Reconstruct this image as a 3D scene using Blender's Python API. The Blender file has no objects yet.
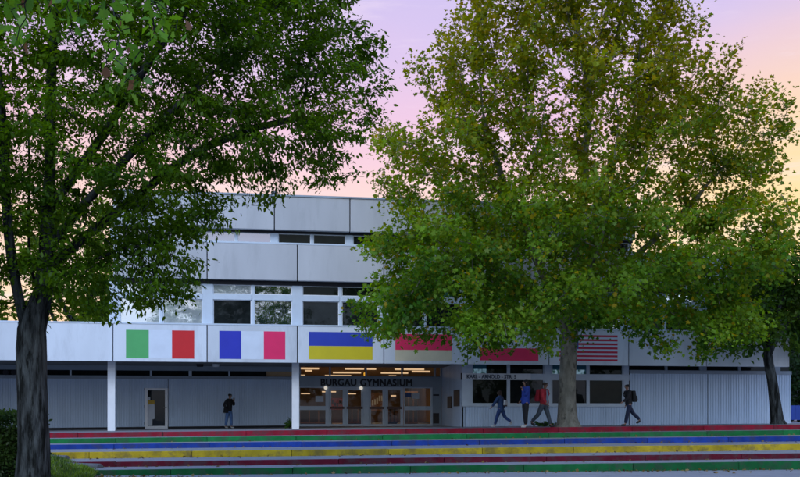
import bpy, bmesh, math, random
import numpy as np
from mathutils import Vector, Matrix, kdtree
random.seed(7); rng = np.random.default_rng(7)
sc = bpy.context.scene
col = sc.collection
R = math.radians

# ------------------------------------------------------------------ camera
F, HOR, PSI, CAMZ = 900.0, 418.0, R(8.0), 1.48
cs, sn = math.cos(PSI), math.sin(PSI)
cam = bpy.data.cameras.new('camera'); camo = bpy.data.objects.new('camera', cam); col.objects.link(camo)
camo.location = (0, 0, CAMZ); camo.rotation_euler = (R(90), 0, -PSI)
cam.sensor_width = 36; cam.lens = F/800*36; cam.shift_y = (HOR-.8-238.5)/800; cam.clip_end = 3000; cam.clip_start = .1
sc.camera = camo

def dy_(px): return -(px-400)/F*sn + cs
def PX(px, Y):                       # world X of a photo column on the plane at depth Y
    u = (px-400)/F
    return Y*(u*cs+sn)/dy_(px)
def PZ(px, py, Y): return CAMZ + (HOR-py)*Y/(F*dy_(px))

# ------------------------------------------------------------------ materials
MATS = {}
def mat(name, c, rough=.7, var=.12, scale=3.0, stretch=(1, 1, 1), bump=0.0, bscale=40, metal=0.0, spec=.4, dirt=None, dirt_amt=.0, dscale=2.0, bdist=.02, rnd=None, dthr=.52):
    m = bpy.data.materials.new(name); m.use_nodes = True
    nt = m.node_tree; N = nt.nodes; L = nt.links
    b = N['Principled BSDF']; b.inputs['Roughness'].default_value = rough; b.inputs['Metallic'].default_value = metal
    b.inputs['Specular IOR Level'].default_value = spec
    tc = N.new('ShaderNodeTexCoord'); mp = N.new('ShaderNodeMapping'); L.new(tc.outputs['Object'], mp.inputs[0])
    mp.inputs['Scale'].default_value = stretch
    nz = N.new('ShaderNodeTexNoise'); nz.inputs['Scale'].default_value = scale; nz.inputs['Detail'].default_value = 6
    L.new(mp.outputs[0], nz.inputs['Vector'])
    mr = N.new('ShaderNodeMapRange'); mr.inputs[1].default_value = .3; mr.inputs[2].default_value = .7
    mr.inputs[3].default_value = 1-var; mr.inputs[4].default_value = 1+var
    L.new(nz.outputs[0], mr.inputs[0])
    mx = N.new('ShaderNodeMix'); mx.data_type = 'RGBA'; mx.blend_type = 'MULTIPLY'; mx.inputs['Factor'].default_value = 1
    mx.inputs[6].default_value = (*c, 1); L.new(mr.outputs[0], mx.inputs[7])
    out = mx.outputs[2]
    if dirt:
        n2 = N.new('ShaderNodeTexNoise'); n2.inputs['Scale'].default_value = dscale; n2.inputs['Detail'].default_value = 9
        n2.inputs['Roughness'].default_value = .7; L.new(mp.outputs[0], n2.inputs['Vector'])
        m2 = N.new('ShaderNodeMapRange'); m2.inputs[1].default_value = dthr; m2.inputs[2].default_value = dthr+.14
        m2.inputs[3].default_value = 0; m2.inputs[4].default_value = dirt_amt; L.new(n2.outputs[0], m2.inputs[0])
        m3 = N.new('ShaderNodeMix'); m3.data_type = 'RGBA'; L.new(m2.outputs[0], m3.inputs['Factor'])
        L.new(out, m3.inputs[6]); m3.inputs[7].default_value = (*dirt, 1); out = m3.outputs[2]
    if rnd:       # each block or panel has aged a little differently
        src = N.new('ShaderNodeObjectInfo').outputs['Random'] if rnd == 'object' else N.new('ShaderNodeNewGeometry').outputs['Random Per Island']
        m4 = N.new('ShaderNodeMapRange'); m4.inputs[3].default_value = .78 if rnd != 'object' else .90; m4.inputs[4].default_value = 1.14 if rnd != 'object' else 1.06; L.new(src, m4.inputs[0])
        m5 = N.new('ShaderNodeMix'); m5.data_type = 'RGBA'; m5.blend_type = 'MULTIPLY'; m5.inputs['Factor'].default_value = 1
        L.new(out, m5.inputs[6]); L.new(m4.outputs[0], m5.inputs[7]); out = m5.outputs[2]
    L.new(out, b.inputs['Base Color'])
    if bump:
        n3 = N.new('ShaderNodeTexNoise'); n3.inputs['Scale'].default_value = bscale; n3.inputs['Detail'].default_value = 5
        L.new(mp.outputs[0], n3.inputs['Vector'])
        bp = N.new('ShaderNodeBump'); bp.inputs['Strength'].default_value = bump; bp.inputs['Distance'].default_value = bdist
        L.new(n3.outputs[0], bp.inputs['Height']); L.new(bp.outputs[0], b.inputs['Normal'])
    MATS[name] = m
    return m
M = MATS
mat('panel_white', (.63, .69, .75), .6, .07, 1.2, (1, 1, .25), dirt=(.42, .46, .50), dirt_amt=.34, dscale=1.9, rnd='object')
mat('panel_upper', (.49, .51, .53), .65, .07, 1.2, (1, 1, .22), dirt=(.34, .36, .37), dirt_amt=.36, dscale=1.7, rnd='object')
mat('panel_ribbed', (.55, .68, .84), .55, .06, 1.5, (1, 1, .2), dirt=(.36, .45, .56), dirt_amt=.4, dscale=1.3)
mat('white_paint', (.76, .80, .84), .5, .05, 3)
mat('door_white', (.88, .91, .94), .45, .04, 3)
mat('frame_paint', (.56, .65, .74), .45, .05, 3)
mat('beam_grey', (.30, .36, .42), .55, .06, 3)
mat('joint_dark', (.03, .03, .035), .9, .1)
mat('soffit_grey', (.22, .23, .25), .8, .1, 2)
mat('roof_grey', (.2, .2, .2), .9, .1, 1)
mat('pavement', (.205, .21, .225), .85, .10, 2.2, bump=.25, bscale=60, dirt=(.11, .11, .115), dirt_amt=.5, dscale=.9)
mat('asphalt_court', (.215, .22, .235), .9, .12, 1.4, bump=.3, bscale=90, dirt=(.13, .13, .13), dirt_amt=.5, dscale=.7)
for nm, c in dict(red=(.23, .012, .028), green=(.012, .15, .042), blue=(.014, .046, .25), yellow=(.42, .31, .020), maroon=(.11, .008, .020), darkgreen=(.008, .105, .030)).items():
    mat('kerb_'+nm, c, .8, .22, 3, (1, 1, 1), bump=.2, bscale=30, spec=.12, rnd='island', dthr=.475, dirt=tuple(x*.35+.035 for x in c), dirt_amt=.8, dscale=2.6)
for nm, c in dict(it_green=(.08, .40, .13), it_red=(.60, .014, .020), fr_blue=(.022, .035, .44), fr_red=(.80, .02, .13), white=(.66, .74, .84), ua_blue=(.022, .05, .42), ua_yellow=(.62, .52, .015), pl_red=(.82, .03, .12), cream=(.66, .60, .42), us_red=(.60, .02, .06), us_blue=(.03, .06, .30)).items():
    mat('flag_'+nm, c, .5, .05, 2.5)
mat('letter_black', (.012, .013, .016), .5, .1)
mat('letter_grey', (.05, .075, .12), .5, .1)
mat('plaque_brown', (.035, .027, .025), .4, .15, 8)
mat('paper_white', (.55, .6, .66), .6, .05)
mat('paper_blue', (.03, .07, .22), .6, .2, 9)
mat('sticker_yellow', (.5, .32, .03), .5, .1)
mat('push_bar', (.09, .035, .025), .4, .1)
mat('handle_grey', (.12, .12, .13), .4, .1)
mat('hall_wall', (.62, .42, .22), .8, .15, 1.5)
mat('hall_floor', (.32, .22, .14), .5, .1, 2)
mat('hall_ceiling', (.34, .26, .18), .9, .1)
mat('wood_brown', (.16, .08, .04), .6, .2, 3, (1, 1, 6))
mat('board_red', (.3, .05, .04), .7, .2, 4)
mat('dark_box', (.02, .019, .02), .7, .1)
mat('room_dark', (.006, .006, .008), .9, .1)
mat('bark_plane', (.21, .20, .16), .9, .35, 4, (1, 1, .5), bump=.8, bscale=14, dirt=(.06, .058, .045), dirt_amt=.95, dscale=4.5, bdist=.04, spec=.15)
mat('bark_dark', (.060, .068, .068), .95, .55, 10, (1, 1, .16), bump=1.0, bscale=15, dirt=(.007, .008, .007), dirt_amt=.97, dscale=8, bdist=.10, spec=.1, dthr=.44)
mat('concrete_log', (.10, .105, .11), .9, .2, 6, bump=.5, bscale=30)
mat('soil', (.05, .04, .028), 1, .3, 4, bump=.5)
mat('fence_blue', (.012, .045, .26), .5, .1, 2)
for nm, c in dict(skin=(.34, .19, .13), skin_tan=(.20, .11, .075), hair_black=(.010, .009, .009), hair_brown=(.035, .02, .013), jacket_black=(.012, .012, .014), jeans_light=(.10, .20, .42), coat_blue=(.025, .06, .15), jeans_blue=(.02, .05, .16), jacket_blue=(.018, .05, .30), trouser_black=(.010, .010, .014), jacket_red=(.36, .018, .03), shirt_grey=(.16, .21, .27), trouser_grey=(.05, .065, .08), trouser_navy=(.015, .022, .055), shoe_light=(.5, .5, .48), shoe_dark=(.02, .02, .022), bag_white=(.5, .5, .48), bag_red=(.36, .015, .03), bag_black=(.010, .010, .012), bag_brown=(.06, .035, .02), phone=(.01, .01, .01), eye=(.6, .6, .58)).items():
    mat(nm, c, .75, .2, 9, bump=.3, bscale=35)

def pane_mat(name, refl, tint, base, rough=.02):
    m = bpy.data.materials.new(name); m.use_nodes = True; nt = m.node_tree; N = nt.nodes; L = nt.links
    N.remove(N['Principled BSDF'])
    g = N.new('ShaderNodeBsdfGlossy'); g.inputs['Color'].default_value = (*tint, 1); g.inputs['Roughness'].default_value = rough
    d = N.new('ShaderNodeBsdfDiffuse')
    tc = N.new('ShaderNodeTexCoord'); nz = N.new('ShaderNodeTexNoise'); nz.inputs['Scale'].default_value = .9 if max(base) > .05 else 3.2; nz.inputs['Detail'].default_value = 5
    L.new(tc.outputs['Object'], nz.inputs['Vector'])
    cr = N.new('ShaderNodeMix'); cr.data_type = 'RGBA'; cr.inputs[6].default_value = (*[x*(.7 if max(base) > .05 else .2) for x in base], 1); cr.inputs[7].default_value = (*[x*(1.3 if max(base) > .05 else 2.6) for x in base], 1)  # dark panes: mottled base colour imitates reflected trees
    L.new(nz.outputs[0], cr.inputs['Factor']); L.new(cr.outputs[2], d.inputs['Color'])
    bp = N.new('ShaderNodeBump'); bp.inputs['Strength'].default_value = .04; bp.inputs['Distance'].default_value = .05
    n2 = N.new('ShaderNodeTexNoise'); n2.inputs['Scale'].default_value = 1.6; L.new(tc.outputs['Object'], n2.inputs['Vector'])
    L.new(n2.outputs[0], bp.inputs['Height']); L.new(bp.outputs[0], g.inputs['Normal'])
    mx = N.new('ShaderNodeMixShader'); mx.inputs[0].default_value = refl
    L.new(d.outputs[0], mx.inputs[1]); L.new(g.outputs[0], mx.inputs[2]); L.new(mx.outputs[0], N['Material Output'].inputs[0])
    MATS[name] = m
pane_mat('pane_bright', .5, (.9, .95, 1.0), (.50, .54, .56))
pane_mat('pane_mid', .34, (.82, .84, 1.0), (.16, .17, .22))
pane_mat('pane_mirror', .75, (.9, .95, 1.0), (.03, .05, .06))
pane_mat('pane_teal', .25, (.6, .9, 1.0), (.06, .20, .27))
pane_mat('pane_dark', .022, (.8, .9, 1.0), (.008, .010, .010))
pane_mat('pane_dim', .014, (.7, .8, .8), (.006, .008, .006))
def clear_glass():
    m = bpy.data.materials.new('clear_glass'); m.use_nodes = True; nt = m.node_tree; N = nt.nodes; L = nt.links
    N.remove(N['Principled BSDF'])
    g = N.new('ShaderNodeBsdfGlossy'); g.inputs['Roughness'].default_value = .02; g.inputs['Color'].default_value = (.8, .9, 1, 1)
    t = N.new('ShaderNodeBsdfTransparent'); t.inputs['Color'].default_value = (.8, .82, .8, 1)
    tc = N.new('ShaderNodeTexCoord'); nz = N.new('ShaderNodeTexNoise'); L.new(tc.outputs['Object'], nz.inputs['Vector'])
    mr = N.new('ShaderNodeMapRange'); mr.inputs[3].default_value = .012; mr.inputs[4].default_value = .026; L.new(nz.outputs[0], mr.inputs[0])
    mx = N.new('ShaderNodeMixShader'); L.new(mr.outputs[0], mx.inputs[0]); L.new(t.outputs[0], mx.inputs[1]); L.new(g.outputs[0], mx.inputs[2])
    L.new(mx.outputs[0], N['Material Output'].inputs[0]); MATS['clear_glass'] = m
clear_glass()
def emit_mat(name, c, s):
    m = bpy.data.materials.new(name); m.use_nodes = True; nt = m.node_tree; N = nt.nodes; L = nt.links
    N.remove(N['Principled BSDF']); e = N.new('ShaderNodeEmission'); e.inputs[0].default_value = (*c, 1); e.inputs[1].default_value = s
    L.new(e.outputs[0], N['Material Output'].inputs[0]); MATS[name] = m
emit_mat('tube_light', (1.0, .62, .36), 1.15)
emit_mat('spot_light', (1.0, .92, .8), .6)
emit_mat('orange_light', (1.0, .45, .05), 1.2)

def leaf_mat(name, trans=.35, gloss=.06):
    m = bpy.data.materials.new(name); m.use_nodes = True; nt = m.node_tree; N = nt.nodes; L = nt.links
    N.remove(N['Principled BSDF'])
    a = N.new('ShaderNodeAttribute'); a.attribute_name = 'leaf_col'
    nz = N.new('ShaderNodeTexNoise'); nz.inputs['Scale'].default_value = .8; tc = N.new('ShaderNodeTexCoord'); L.new(tc.outputs['Object'], nz.inputs['Vector'])
    mr = N.new('ShaderNodeMapRange'); mr.inputs[1].default_value = .3; mr.inputs[2].default_value = .7; mr.inputs[3].default_value = .75; mr.inputs[4].default_value = 1.25; L.new(nz.outputs[0], mr.inputs[0])
    c = N.new('ShaderNodeMix'); c.data_type = 'RGBA'; c.blend_type = 'MULTIPLY'; c.inputs['Factor'].default_value = 1
    L.new(a.outputs['Color'], c.inputs[6]); L.new(mr.outputs[0], c.inputs[7])
    d = N.new('ShaderNodeBsdfDiffuse'); t = N.new('ShaderNodeBsdfTranslucent'); g = N.new('ShaderNodeBsdfGlossy'); g.inputs['Roughness'].default_value = .45
    hs = N.new('ShaderNodeHueSaturation'); hs.inputs['Hue'].default_value = .485; hs.inputs['Saturation'].default_value = 1.15; hs.inputs['Value'].default_value = 1.75
    L.new(c.outputs[2], d.inputs[0]); L.new(c.outputs[2], hs.inputs['Color']); L.new(hs.outputs[0], t.inputs[0])
    x = N.new('ShaderNodeMixShader'); x.inputs[0].default_value = trans; L.new(d.outputs[0], x.inputs[1]); L.new(t.outputs[0], x.inputs[2])
    y = N.new('ShaderNodeMixShader'); y.inputs[0].default_value = gloss; L.new(x.outputs[0], y.inputs[1]); L.new(g.outputs[0], y.inputs[2])
    L.new(y.outputs[0], N['Material Output'].inputs[0]); MATS[name] = m
leaf_mat('leaf_plane', .46, .012); leaf_mat('leaf_hornbeam', .46, .012); leaf_mat('leaf_oak', .38, .03); leaf_mat('leaf_ground', .3, .04)

# ------------------------------------------------------------------ object helpers
def link(o, parent=None):
    col.objects.link(o)
    if parent is not None: o.parent = parent
    return o
def origin(o):
    v = Vector((0, 0, 0))
    while o is not None: v += o.location; o = o.parent
    return v
def tag(o, label=None, cat=None, group=None, kind=None):
    if label: o['label'] = label
    if cat: o['category'] = cat
    if group: o['group'] = group
    if kind: o['kind'] = kind
    return o
def thing(name, loc, label, cat, group=None):
    o = bpy.data.objects.new(name, None); o.empty_display_size = .2; o.location = loc; link(o)
    return tag(o, label, cat, group)
class MB:
    """collects shapes in world coordinates, links them as one mesh object"""
    def __init__(s): s.v = []; s.f = []; s.mi = []; s.m = 0
    def quad(s, a, b, c, d): s.poly([a, b, c, d])
    def poly(s, pts):
        n = len(s.v); s.v += [tuple(p) for p in pts]; s.f.append(tuple(range(n, n+len(pts)))); s.mi.append(s.m)
    def box(s, x0, x1, y0, y1, z0, z1):
        n = len(s.v)
        s.v += [(x0, y0, z0), (x1, y0, z0), (x1, y1, z0), (x0, y1, z0), (x0, y0, z1), (x1, y0, z1), (x1, y1, z1), (x0, y1, z1)]
        for f in ((0, 3, 2, 1), (4, 5, 6, 7), (0, 1, 5, 4), (1, 2, 6, 5), (2, 3, 7, 6), (3, 0, 4, 7)):
            s.f.append(tuple(n+i for i in f)); s.mi.append(s.m)
        return s
    def hexa(s, p):       # 8 points, order as box
        n = len(s.v); s.v += [tuple(q) for q in p]
        for f in ((0, 3, 2, 1), (4, 5, 6, 7), (0, 1, 5, 4), (1, 2, 6, 5), (2, 3, 7, 6), (3, 0, 4, 7)):
            s.f.append(tuple(n+i for i in f)); s.mi.append(s.m)
    def tube(s, pts, rad, n=8, cap=True, rough=0):
        pts = [Vector(p) for p in pts]; rad = rad if hasattr(rad, '__len__') else [rad]*len(pts)
        base = len(s.v); ref = None; rg = random.Random(len(s.v)); ph = [rg.uniform(-1, 1) for _ in range(n)]
        for i, p in enumerate(pts):
            d = (pts[min(i+1, len(pts)-1)]-pts[max(i-1, 0)]).normalized()
            if ref is None: ref = d.orthogonal().normalized()
            ref = (ref-d*ref.dot(d)); ref = ref.normalized() if ref.length > 1e-6 else d.orthogonal().normalized()
            b = d.cross(ref)
            for k in range(n):
                a = 2*math.pi*k/n; ph[k] = .8*ph[k]+.35*rg.uniform(-1, 1) if rough else 0; q = p+(ref*math.cos(a)+b*math.sin(a))*rad[i]*(1+rough*ph[k]); s.v.append(tuple(q))
        for i in range(len(pts)-1):
            for k in range(n):
                s.f.append((base+i*n+k, base+i*n+(k+1) % n, base+(i+1)*n+(k+1) % n, base+(i+1)*n+k)); s.mi.append(s.m)
        if cap:
            s.f.append(tuple(base+k for k in range(n))[::-1]); s.mi.append(s.m)
            s.f.append(tuple(base+(len(pts)-1)*n+k for k in range(n))); s.mi.append(s.m)
        return s
    def build(s, name, material, parent=None, smooth=False, bevel=0):
        off = origin(parent) if parent is not None else Vector((0, 0, 0))
        me = bpy.data.meshes.new(name)
        me.from_pydata([(x-off.x, y-off.y, z-off.z) for x, y, z in s.v], [], s.f)
        ms = material if isinstance(material, (list, tuple)) else [material]
        for k in ms: me.materials.append(MATS[k])
        if len(ms) > 1: me.polygons.foreach_set('material_index', s.mi)
        if bevel:
            bm = bmesh.new(); bm.from_mesh(me)
            bmesh.ops.bevel(bm, geom=[e for e in bm.edges if len(e.link_faces) == 2 and e.calc_face_angle(0) > .6], offset=bevel, segments=2, affect='EDGES', profile=.5)
            bm.to_mesh(me); bm.free()
        if smooth: me.polygons.foreach_set('use_smooth', [True]*len(me.polygons))
        o = bpy.data.objects.new(name, me); link(o, parent)
        return o
def text(name, body, x0, x1, y, z0, z1, material, parent, bold=0.0):
    c = bpy.data.curves.new(name, 'FONT'); c.body = body; c.extrude = .012; c.size = 1; c.space_character = 1+bold*2
    t = bpy.data.objects.new(name, c); col.objects.link(t)
    bpy.context.view_layer.update()
    me = bpy.data.meshes.new_from_object(t.evaluated_get(bpy.context.evaluated_depsgraph_get()))
    bpy.data.objects.remove(t)
    vs = [v.co.copy() for v in me.vertices]
    ax, bx = min(v.x for v in vs), max(v.x for v in vs); ay, by = min(v.y for v in vs), max(v.y for v in vs)
    off = origin(parent)
    for v in me.vertices:
        p = v.co
        v.co = Vector((x0+(p.x-ax)/(bx-ax)*(x1-x0), y-p.z*1.0, z0+(p.y-ay)/(by-ay)*(z1-z0)))-off
    if bold:        # heavier strokes: the outline repeated with small shifts, each a little deeper
        bm = bmesh.new(); bm.from_mesh(me); src = bm.verts[:]+bm.edges[:]+bm.faces[:]; k = 0
        for sx_, sz_ in ((1, 0), (1, 1), (0, 1)):
            k += 1; d = bmesh.ops.duplicate(bm, geom=src)
            for e in d['geom']:
                if isinstance(e, bmesh.types.BMVert): e.co += Vector((sx_*bold*(z1-z0)*3, .0015*k, -sz_*bold*(z1-z0)*1.5))
        bm.to_mesh(me); bm.free()
    me.materials.clear(); me.materials.append(MATS[material])
    o = bpy.data.objects.new(name, me); link(o, parent); return o

# ------------------------------------------------------------------ world + sun
def make_world():
    w = bpy.data.worlds.new('World'); sc.world = w; w.use_nodes = True
    nt = w.node_tree; N = nt.nodes; L = nt.links; N.clear()
    out = N.new('ShaderNodeOutputWorld')
    sky = N.new('ShaderNodeTexSky'); sky.sky_type = 'NISHITA'; sky.sun_disc = False
    sky.sun_elevation = R(38); sky.sun_rotation = R(205); sky.air_density = 1.4; sky.dust_density = 1.5
    b1 = N.new('ShaderNodeBackground'); b1.inputs[1].default_value = .035; L.new(sky.outputs[0], b1.inputs[0])
    tc = N.new('ShaderNodeTexCoord'); nrm = N.new('ShaderNodeVectorMath'); nrm.operation = 'NORMALIZE'; L.new(tc.outputs['Generated'], nrm.inputs[0])
    sx = N.new('ShaderNodeSeparateXYZ'); L.new(nrm.outputs[0], sx.inputs[0])
    def ramp(stops):
        r = N.new('ShaderNodeValToRGB'); e = r.color_ramp.elements
        while len(e) < len(stops): e.new(.5)
        for el, (p, c) in zip(e, stops): el.position = p; el.color = (*c, 1)
        return r
    # wisps of cloud shift the elevation a little
    nz = N.new('ShaderNodeTexNoise'); nz.inputs['Scale'].default_value = 3.0; nz.inputs['Detail'].default_value = 6
    mp = N.new('ShaderNodeMapping'); mp.inputs['Scale'].default_value = (1, 1, 5); L.new(nrm.outputs[0], mp.inputs[0]); L.new(mp.outputs[0], nz.inputs['Vector'])
    mz = N.new('ShaderNodeMath'); mz.operation = 'MULTIPLY_ADD'; L.new(nz.outputs[0], mz.inputs[0]); mz.inputs[1].default_value = .08; L.new(sx.outputs[2], mz.inputs[2])
    mz2 = N.new('ShaderNodeMath'); mz2.operation = 'SUBTRACT'; L.new(mz.outputs[0], mz2.inputs[0]); mz2.inputs[1].default_value = .04
    front = ramp([(0, (.92, .50, .24)), (.14, (.98, .62, .36)), (.22, (.95, .60, .46)), (.30, (.84, .49, .62)), (.38, (.66, .48, .73)), (.58, (.34, .42, .84)), (1, (.20, .42, 1.0))])
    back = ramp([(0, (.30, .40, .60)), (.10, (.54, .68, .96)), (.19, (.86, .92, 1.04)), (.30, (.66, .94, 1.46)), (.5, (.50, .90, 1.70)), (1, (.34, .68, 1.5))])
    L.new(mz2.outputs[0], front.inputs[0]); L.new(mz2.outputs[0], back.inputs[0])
    # azimuth: towards the afterglow (ahead and to the right)
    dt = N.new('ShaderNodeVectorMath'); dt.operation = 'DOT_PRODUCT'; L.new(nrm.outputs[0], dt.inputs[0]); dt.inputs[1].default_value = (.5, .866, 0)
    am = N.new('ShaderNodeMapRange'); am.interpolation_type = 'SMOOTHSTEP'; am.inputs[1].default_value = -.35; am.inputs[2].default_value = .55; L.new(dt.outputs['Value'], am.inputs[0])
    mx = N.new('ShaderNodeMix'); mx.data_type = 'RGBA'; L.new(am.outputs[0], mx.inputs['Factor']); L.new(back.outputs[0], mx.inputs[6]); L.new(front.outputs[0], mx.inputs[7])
    # warm glow low on the right
    gd = N.new('ShaderNodeVectorMath'); gd.operation = 'DOT_PRODUCT'; L.new(nrm.outputs[0], gd.inputs[0])
    g = Vector((PX(840, 10), 10, PZ(850, 330, 10)-CAMZ)).normalized(); gd.inputs[1].default_value = g
    gm = N.new('ShaderNodeMapRange'); gm.interpolation_type = 'SMOOTHSTEP'; gm.inputs[1].default_value = .935; gm.inputs[2].default_value = 1; L.new(gd.outputs['Value'], gm.inputs[0])
    gx = N.new('ShaderNodeMix'); gx.data_type = 'RGBA'; L.new(gm.outputs[0], gx.inputs['Factor']); L.new(mx.outputs[2], gx.inputs[6]); gx.inputs[7].default_value = (1.0, .64, .20, 1)
    n2 = N.new('ShaderNodeTexNoise'); n2.inputs['Scale'].default_value = 5.5; n2.inputs['Detail'].default_value = 8; n2.inputs['Roughness'].default_value = .62
    m2 = N.new('ShaderNodeMapping'); m2.inputs['Scale'].default_value = (1, 1, 6.5); m2.inputs['Rotation'].default_value = (R(8), R(-6), 0); L.new(nrm.outputs[0], m2.inputs[0]); L.new(m2.outputs[0], n2.inputs['Vector'])
    c2 = N.new('ShaderNodeMapRange'); c2.interpolation_type = 'SMOOTHSTEP'; c2.inputs[1].default_value = .48; c2.inputs[2].default_value = .72; c2.inputs[4].default_value = .55; L.new(n2.outputs[0], c2.inputs[0])
    cx = N.new('ShaderNodeMix'); cx.data_type = 'RGBA'; L.new(c2.outputs[0], cx.inputs['Factor']); L.new(gx.outputs[2], cx.inputs[6]); cx.inputs[7].default_value = (.90, .72, .80, 1); gx = cx
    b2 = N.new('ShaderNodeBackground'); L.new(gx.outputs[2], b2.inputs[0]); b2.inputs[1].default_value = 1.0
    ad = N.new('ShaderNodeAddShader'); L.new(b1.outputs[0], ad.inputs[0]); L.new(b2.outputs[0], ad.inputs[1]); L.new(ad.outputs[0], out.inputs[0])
    s = bpy.data.lights.new('sun', 'SUN'); s.energy = 1.0; s.angle = R(25); s.color = (1, .98, .95)
    so = bpy.data.objects.new('sun', s); col.objects.link(so); so.rotation_euler = (R(52), 0, R(-25)); so.location = (-10, -10, 40)
make_world()

# ------------------------------------------------------------------ setting: ground, steps, plateau
YS = [33.85, 32.2, 30.4, 27.4, 25.1, 23.6]
ZL = [.94, .76, .603, .453, .27, .139, 0.0]; ZR = [1.138, .949, .774, .589, .40, .243, 0.0]
def sz(i, X):
    t = max(-.6, min(1.35, (X+5)/21.8)); return ZL[i]+(ZR[i]-ZL[i])*t
def plat(X): return sz(0, X)
XA, XB = -34.0, 52.0
def sheet(name, y0, y1, z0f, z1f, m, xa=XA, xb=XB, nx=44):
    b = MB()
    for k in range(nx):
        a, c = xa+(xb-xa)*k/nx, xa+(xb-xa)*(k+1)/nx
        b.quad((a, y0, z0f(a)), (c, y0, z0f(c)), (c, y1, z1f(c)), (a, y1, z1f(a)))
    return tag(b.build(name, m), kind='structure')
g = MB(); g.quad((-900, -500, -.012), (900, -500, -.012), (900, 1600, -.012), (-900, 1600, -.012)); tag(g.build('ground', 'asphalt_court'), kind='structure')
KW = .14
cols = ['red', 'green', 'blue', 'yellow', 'maroon', 'darkgreen']
for i, (Y, c) in enumerate(zip(YS, cols)):
    k = MB(); x = XA + i*.7; L_ = [3.0, 3.1, 3.05, 2.95, 3.0, 3.1][i]
    xa0 = XA
    if i == 3: xa0 = -7.6
    if i == 4: xa0 = -6.3
    if i == 5: xa0 = -5.6
    while x < XB:
        a, b_ = max(x, xa0), min(x+L_-.012, XB); x += L_
        if b_ <= a: continue
        e = random.uniform(-.006, .006); ez = random.uniform(-.006, .006)
        lo = lambda X: sz(i+1, X)-.06
        k.hexa([(a, Y+e, lo(a)), (b_, Y+e, lo(b_)), (b_, Y+KW, lo(b_)), (a, Y+KW, lo(a)), (a, Y+e+.01, sz(i, a)+ez), (b_, Y+e+.01, sz(i, b_)+ez), (b_, Y+KW, sz(i, b_)+ez), (a, Y+KW, sz(i, a)+ez)])
    o = k.build('step_kerb', 'kerb_'+c, bevel=.012); tag(o, kind='structure')
    if i > 0:
        sheet('step_tread', Y+.06, YS[i-1]+.09, lambda X: sz(i, X)-.008, lambda X: sz(i, X)-.008, 'pavement')
sheet('forecourt', -40, YS[5]+.09, lambda X: -.004, lambda X: -.004, 'asphalt_court')
sheet('plateau', YS[0]+.06, 150, lambda X: plat(X)-.008, lambda X: plat(X)-.008, 'pavement')
# plateau skirt so the terrace is solid
sk = MB()
for X in (XA, XB):
    sk.quad((X, YS[0], -.02), (X, 150, -.02), (X, 150, plat(X)-.02), (X, YS[0], plat(X)-.02))
sk.quad((XA, 150, -.02), (XB, 150, -.02), (XB, 150, plat(XB)-.02), (XA, 150, plat(XA)-.02))
tag(sk.build('plateau_edge', 'pavement'), kind='structure')

# ------------------------------------------------------------------ the school building
YF, YC, YR, YB = 37.0, 38.1, 38.8, 43.5          # fascia front, column, right block wall, recessed wall
SEAM = [-27.8, -24.2, -20.6, -17.05, -13.45, -9.9, -6.32, -2.65, .97, 4.53, 8.07, 11.6, 15.15, 18.7, 22.6]
XEND = SEAM[-1]
ZF0, ZF1 = 3.70, 5.20
SOF = 3.90
school = thing('school_building', (0, 40, plat(0)), 'long white school building with flags painted along its first floor and glazed entrance', 'building')
S = school
XW0 = SEAM[6]-.02     # left end of the upper floors
XT1 = PX(700, YF)     # right end of the top floor

def panels(name, xs, y0, y1, z0, z1, m, gap=.02):
    for a, b_ in zip(xs[:-1], xs[1:]):
        p = MB(); p.box(a+gap, b_-gap, y0, y1, z0, z1); p.build(name, m, S, bevel=.012)
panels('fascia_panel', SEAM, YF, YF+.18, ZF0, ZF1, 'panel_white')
# capping and dark backing behind the joints
b = MB(); b.box(SEAM[0], XEND, YF+.19, YF+.40, ZF0+.02, ZF1-.01); b.build('panel_backing', 'joint_dark', S)
b = MB(); b.box(SEAM[0], XEND, YF-.015, YF+.42, ZF1+.001, ZF1+.06); b.build('sill_capping', 'frame_paint', S)
b = MB(); b.box(SEAM[0]+.1, XEND-.1, YF+.41, YB-.06, SOF, SOF+.2); b.box(SEAM[0]+.1, PX(290,YB)-4, YB-.05, 79.5, SOF, SOF+.2); b.box(13.2, XEND-.1, YB-.05, 79.5, SOF, SOF+.2); b.build('soffit', 'soffit_grey', S)
b = MB(); b.box(SEAM[0], XW0-.2, YF+.43, 80, ZF1-.25, ZF1-.02); b.box(SEAM[0]-.05, SEAM[0]+.05, YF+.2, 80, 0, ZF1-.25); b.build('flat_roof', 'roof_grey', S)

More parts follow.
